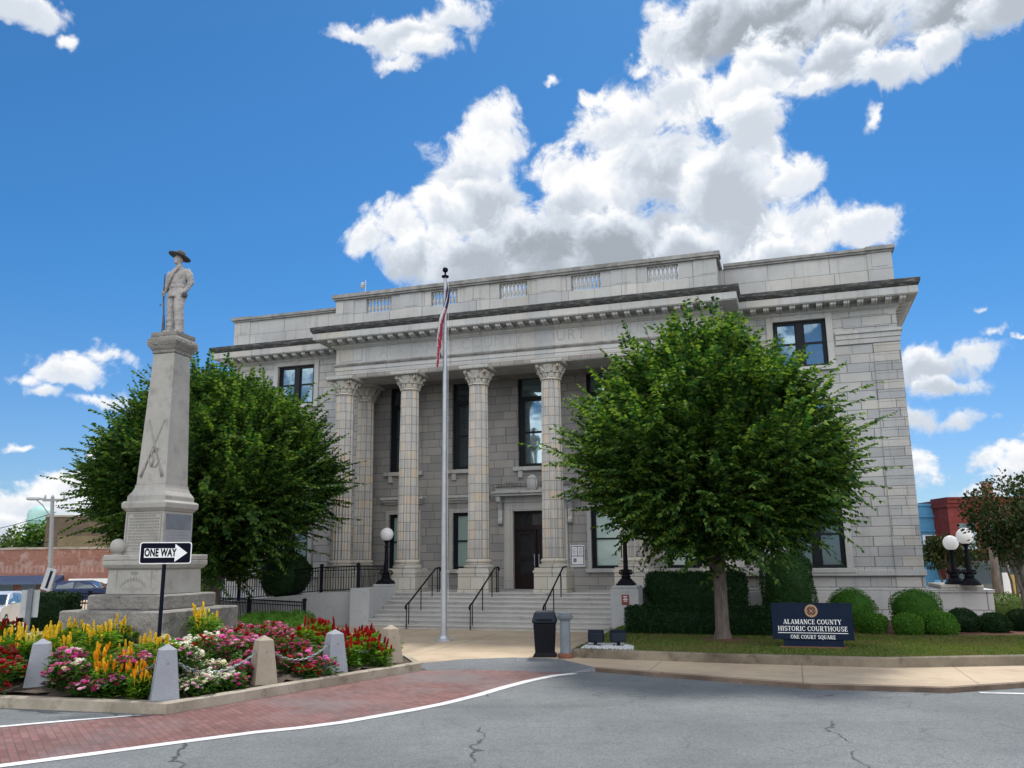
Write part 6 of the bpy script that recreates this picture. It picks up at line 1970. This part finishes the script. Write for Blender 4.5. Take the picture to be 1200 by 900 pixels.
for i, (y0, y1, Y0) in enumerate(((640, 634, 52), (629, 600, 47))):
    p0 = at(-80, y0 + 4, Y0); p1 = at(62 if i == 0 else 66, y1, Y0)
    t = thing('power_line', ('low dark cable crossing the sky at the left edge', 'thin cable rising to the street light crossarm')[i], 'cable', tuple(p0), 0)
    MB().tube([(p1 - p0) * u + Vector((0, 0, -.5 * 4 * u * (1 - u) * .4)) for u in [j / 10 for j in range(11)]], .018, 5).build('wire', 'black', t)

# leaning white banner sign and back of a traffic sign
c = at(57, 679, 42)
t = thing('banner_sign', 'white upright banner sign with a dark stripe beside the grey pole', 'sign', (c.x, 42, c.z), 0)
o = MB().box(-.24, .24, -.03, .03, -.52, .52).build('panel', 'greysign', t); o.rotation_euler = (0, R(14), 0)
o2 = MB().box(-.03, .10, -.036, -.031, -.42, .42).build('stripe', 'navy', o)
MB().tube([(0, .06, -c.z), (0, .06, -.1)], .04, 8).build('post', 'greypole', t)
c = at(34, 712, 31.5); kk = 31.5 / F * 1.2
t = thing('street_sign', 'grey sign back on a dark post in front of the silver parked car', 'sign', (c.x, 31.5, 0), R(10))
MB().box(-8.0 * kk, 8.0 * kk, .03, .05, c.z - .35, c.z + .62).build('panel', 'greysign', t)
MB().box(-.09, .09, -.05, .025, -.05, c.z + .66).build('post', 'urn', t)

# parked cars
def car(name, label, loc, rz, paint, Ln=4.4, Wd=1.8, H=1.5):
    t = thing(name, label, 'car', loc, rz)
    s = H / 1.62
    def P(x, z): return (x, z * s)
    low = [(-2.2, .35), (-2.2, .85), (-2.1, .98), (-1.2, 1.05), (1.0, 1.06), (2.0, .98), (2.2, .75), (2.2, .35)]
    low = [(x * Ln / 4.4, z * s) for x, z in low]
    mb = MB()
    rr = []
    for yy, ins in ((-Wd / 2 + .0, .10), (-Wd / 2 + .02, .0), (0, -.04), (Wd / 2 - .02, .0), (Wd / 2, .10)):
        rr.append([(x * (1 - ins * .12), yy, z if z > .5 else z) for x, z in low])
    mb.rings(rr)
    body = mb.build('body', paint, t, smooth=R(30), bevel=.04)
    cab = [(-1.75, 1.02), (-1.55, 1.5), (-1.3, 1.60), (.1, 1.62), (.5, 1.52), (1.25, 1.04)]
    cab = [(x * Ln / 4.4, z * s) for x, z in cab]
    mb = MB().rings([[(x, yy * (1 if z < 1.2 * s else .84), z) for x, z in cab] for yy in (-Wd / 2 + .06, -Wd / 2 + .10, Wd / 2 - .10, Wd / 2 - .06)])
    mb.build('cabin', paint, t, smooth=R(30), bevel=.03)
    # glass
    for yy, sg in ((-Wd / 2 + .05, -1), (Wd / 2 - .05, 1)):
        for q in ([(-1.5, 1.10), (-1.36, 1.46), (-.45, 1.53), (-.45, 1.10)], [(-.37, 1.10), (-.37, 1.53), (.12, 1.53), (.42, 1.45), (.98, 1.10)]):
            q = [(x * Ln / 4.4, z * s) for x, z in q]
            f = lambda z: (Wd / 2 - .06) * (1 if z < 1.2 * s else .84) + .012
            mb = MB().rings([[(x, sg * (f(z) + .0), z) for x, z in q], [(x, sg * (f(z) - .03), z) for x, z in q]])
            mb.build('side_window', 'carglass', t)
    mb = MB().rings([[(.56, yy * .8, 1.50), (1.22, yy * .95, 1.10), (1.26, yy * .95, 1.10), (.60, yy * .8, 1.50)] for yy in (-Wd / 2 + .08, Wd / 2 - .08)])
    for i, v in enumerate(mb.v): mb.v[i] = (v[0] * Ln / 4.4 + .03, v[1], v[2] * s)
    mb.build('windscreen', 'carglass', t)
    mb = MB().rings([[(-1.70, yy * .95, 1.12), (-1.55, yy * .82, 1.46), (-1.58, yy * .82, 1.46), (-1.75, yy * .95, 1.12)] for yy in (-Wd / 2 + .1, Wd / 2 - .1)])
    for i, v in enumerate(mb.v): mb.v[i] = (v[0] * Ln / 4.4 - .03, v[1], v[2] * s)
    mb.build('rear_window', 'carglass', t)
    R0 = .34 * s
    for sx in (-1.38, 1.38):
        for sy in (-1, 1):
            x, y = sx * Ln / 4.4, sy * (Wd / 2 - .10)
            def wheel_ring(r, a, b):
                return MB().rings([[(x + r * math.cos(2 * PI * i / 20), y + sy * a, R0 + r * math.sin(2 * PI * i / 20)) for i in range(20)], [(x + r * math.cos(2 * PI * i / 20), y + sy * b, R0 + r * math.sin(2 * PI * i / 20)) for i in range(20)]])
            w = wheel_ring(R0, -.1, .11).build('wheel', 'tyre', t, smooth=R(40), bevel=.02)
            rm_ = wheel_ring(R0 * .66, -.05, .118)
            rm_.build('rim', 'alu', w)
    for sy in (-1, 1):
        MB().ball((2.12 * Ln / 4.4, sy * Wd * .36, .82 * s), (.1, .18, .09), 10, 8).build('headlight', 'globe', t, smooth=True)
        MB().box(-2.24 * Ln / 4.4, -2.12 * Ln / 4.4, sy * Wd * .34 - .12, sy * Wd * .34 + .12, .8 * s, 1.0 * s).build('tail_light', 'lampred', t)
        MB().ball((.85 * Ln / 4.4, sy * (Wd / 2 + .07), 1.12 * s), (.06, .09, .06), 8, 6).build('mirror', paint, t, smooth=True)
    mb = MB().box(2.16 * Ln / 4.4, 2.21 * Ln / 4.4, -.5, .5, .42 * s, .62 * s)
    mb.build('grille', 'tyre', t)
    return t
c = at(3, 733, 35); f_ = Vector((.26, -.966, 0)); l_ = Vector((.966, .26, 0)); c = c - f_ * 1.32 - l_ * .78
car('parked_car', 'silver hatchback car parked at the left edge behind the flower bed', (c.x, c.y, 0), R(-75), 'carpaint', 4.2, 1.75, 1.42)
c = at(100, 697, 55)
car('parked_car', 'dark blue car parked before the brick shop behind the iron railing', (c.x, 55, 0), R(4), 'carblue', 4.4, 1.8, 1.5)

# trees far left
def small_tree(name, label, loc, h, r, n, leaf, mat, group=None, zc=.62, trunks=1, asq=.75):
    rg = np.random.default_rng(sum(map(ord, label)))
    t = thing(name, label, 'tree', loc, 0, group)
    blobs = [(rg.normal(0, .42, 3) * np.array([r, r, r * asq]), r * rg.uniform(.28, .5)) for _ in range(22)]
    P = []; T = []; N = []
    for i in range(n):
        c, br = blobs[rg.integers(0, 22)]
        d = rg.normal(0, 1, 3); d /= np.linalg.norm(d)
        p = c + d * br * rg.uniform(.55, 1.05)
        P.append(p + np.array([0, 0, h * zc])); T.append(d + rg.normal(0, .5, 3)); N.append(d + rg.normal(0, .6, 3) + np.array([0, 0, .5]))
    Ls = leaf * rg.uniform(.7, 1.3, n)
    leaf_mesh('crown', P, T, N, Ls, Ls * .34, mat, t)
    mb = MB()
    for k in range(trunks):
        a = 2 * PI * k / trunks; o = .0 if trunks == 1 else .16
        mb.tube([(o * math.cos(a), o * math.sin(a), -.1), (o * 1.5 * math.cos(a), o * 1.5 * math.sin(a), h * .25), (o * 3.5 * math.cos(a), o * 3.5 * math.sin(a), h * .5), (o * 5 * math.cos(a) + .2, o * 5 * math.sin(a), h * .75)], [.11, .09, .06, .02] if trunks == 1 else [.065, .055, .045, .015], 7)
        for j in range(5):
            a2 = rg.uniform(0, 2 * PI); z = h * rg.uniform(.4, .6)
            mb.tube([(o * 2.5 * math.cos(a), o * 2.5 * math.sin(a), z), (r * .5 * math.cos(a2), r * .5 * math.sin(a2), z + h * .2)], [.04, .01], 5)
    mb.build('trunk', 'bark', t, smooth=True)
    return t
for px, py, Y, r, lab in ((20, 640, 95, 2.6, 'pale green bushy tree far left behind the brick shop roof, leftmost'), (38, 636, 92, 1.9, 'pale green small tree behind the brick shop roof, second from the left edge'), (49, 628, 90, 2.2, 'dark green tree behind the brick shop roof against the water tower legs')):
    c = at(px, py, Y)
    small_tree('far_tree', lab, (c.x, Y, 0), c.z / .62 * .95, r, 1500, .42, 'farleaf' if Y > 91 else 'leaf')

# ------------------------------------------------------------------ right background
a = at(1066, 594, 58); b = at(1110, 594, 58)
t = facade_box('blue_building', 'bright blue painted shop building beyond the courthouse corner', 'building', a.x - 3, b.x + .02, 58, 72, -.1, at(1090, 593, 58).z, 'bluewall', 'bluewall')
w = b.x - a.x + 3
for zz in (at(1090, 605, 58).z, at(1090, 622, 58).z): MB().box(-w / 2, w / 2, -.12, 0, zz - .06, zz + .06).build('string_course', 'bluewall', t)
f = MB().box(w / 2 - 1.9, w / 2 - .9, -.05, .02, at(1090, 645, 58).z, at(1090, 627, 58).z).build('window', 'signwhite', t)
MB().box(w / 2 - 1.75, w / 2 - 1.05, -.06, -.051, at(1090, 644, 58).z, at(1090, 628, 58).z).build('pane', 'glassdark', f)
a = at(1109, 585, 56); b = at(1330, 585, 56)
t = facade_box('brick_shop', 'dark red brick shop building with a moulded parapet at the right edge', 'building', a.x, b.x, 56, 72, -.1, a.z, 'maroonbrick')
w = b.x - a.x
for z0_, z1_, o in ((a.z - .5, a.z - .25, .12), (a.z - .25, a.z, .25), (a.z + .003, a.z + .12, .32)):
    MB().box(-w / 2 - .1, w / 2, -o, 2, z0_, z1_ - .003).build('cornice', 'maroonbrick', t)
mb = MB()
for k in range(7): mb.box(-w / 2 + .6 + k * 1.8, -w / 2 + 1.7 + k * 1.8, -.04, .02, 2.9, 4.6)
mb.build('window', 'glassdark', t)
MB().box(-w / 2 + .2, w / 2, -.05, .02, .2, 2.2).build('shopfront', 'glassdark', t)
MB().rings([[(-w / 2 + .1, -.02, 2.7), (-w / 2 + .1, -1.2, 2.3), (-w / 2 + .1, -.02, 2.3)], [(w / 2, -.02, 2.7), (w / 2, -1.2, 2.3), (w / 2, -.02, 2.3)]]).build('awning', 'signblack', t)
MB().box(-w / 2 - 1.9, -w / 2 - .5, -1.1, -1.05, at(1100, 688, 56).z, at(1100, 679, 56).z).build('hanging_sign', 'bluewall', t)
c = at(1158, 584, 64)
t = thing('brick_chimney', 'thin pinkish chimney above the dark red brick shop', 'chimney', (c.x, 64, 0), 0)
MB().box(-.28, .28, -.28, .28, 0, at(1158, 567, 64).z).build('stack', 'brickfaded', t)
MB().box(-.34, .34, -.34, .34, at(1158, 567, 64).z + .003, at(1158, 564, 64).z).build('cap', 'curb', t)
p0 = at(1162, 573, 60); p1 = at(1290, 592, 60)
t = thing('power_line', 'dark cable running down to the right from the thin chimney', 'cable', tuple(p0), 0)
MB().tube([(p1 - p0) * u + Vector((0, 0, -.15 * 4 * u * (1 - u))) for u in [j / 8 for j in range(9)]], .022, 5).build('wire', 'black', t)

p = G(1184, 742, LZ)
c = at(1180, 640, p.y)
small_tree('myrtle_tree', 'slim multi-trunk tree with dark rusty leaves at the right edge', (p.x + .75, p.y, LZ - .05), 4.9, 1.62, 7500, .12, 'myrtle', None, .66, 4, .8)
c = at(1092, 640, 42)
small_tree('myrtle_tree', 'dark rusty-leaved small tree behind the globe lamps', (c.x + .6, 42, 0), 4.4, 1.05, 3200, .15, 'myrtle', None, .62, 3)
c = at(1150, 620, 40)
small_tree('myrtle_tree', 'dark rusty-leaved tree behind the half hidden globe lamp', (c.x + 1.9, 41, 0), 5.4, 1.7, 4200, .16, 'myrtle', None, .62, 3)
c = at(1183, 690, 44)
t = thing('banner_sign', 'white and yellow street banner on a grey pole beyond the low lamp wall', 'banner', (c.x, 44, 0), 0)
MB().box(-.28, .10, -.02, .02, c.z - .75, c.z + .8).build('cloth', 'signwhite', t)
MB().box(.12, .34, -.02, .02, c.z - .75, c.z + .7).build('cloth', M_plain('yellow_cloth', (.45, .33, .08), .8), t)
MB().tube([(.11, .08, -.1), (.11, .08, c.z + 1.2)], .05, 8).build('pole', 'greypole', t)
c = at(1170, 700, 38)
t = thing('utility_pole', 'plain grey wooden pole beyond the low lamp wall', 'pole', (c.x, 38, 0), 0)
MB().tube([(0, 0, -.1), (0, 0, 3.2)], [.2, .15], 10).build('pole', 'bark', t, smooth=True)
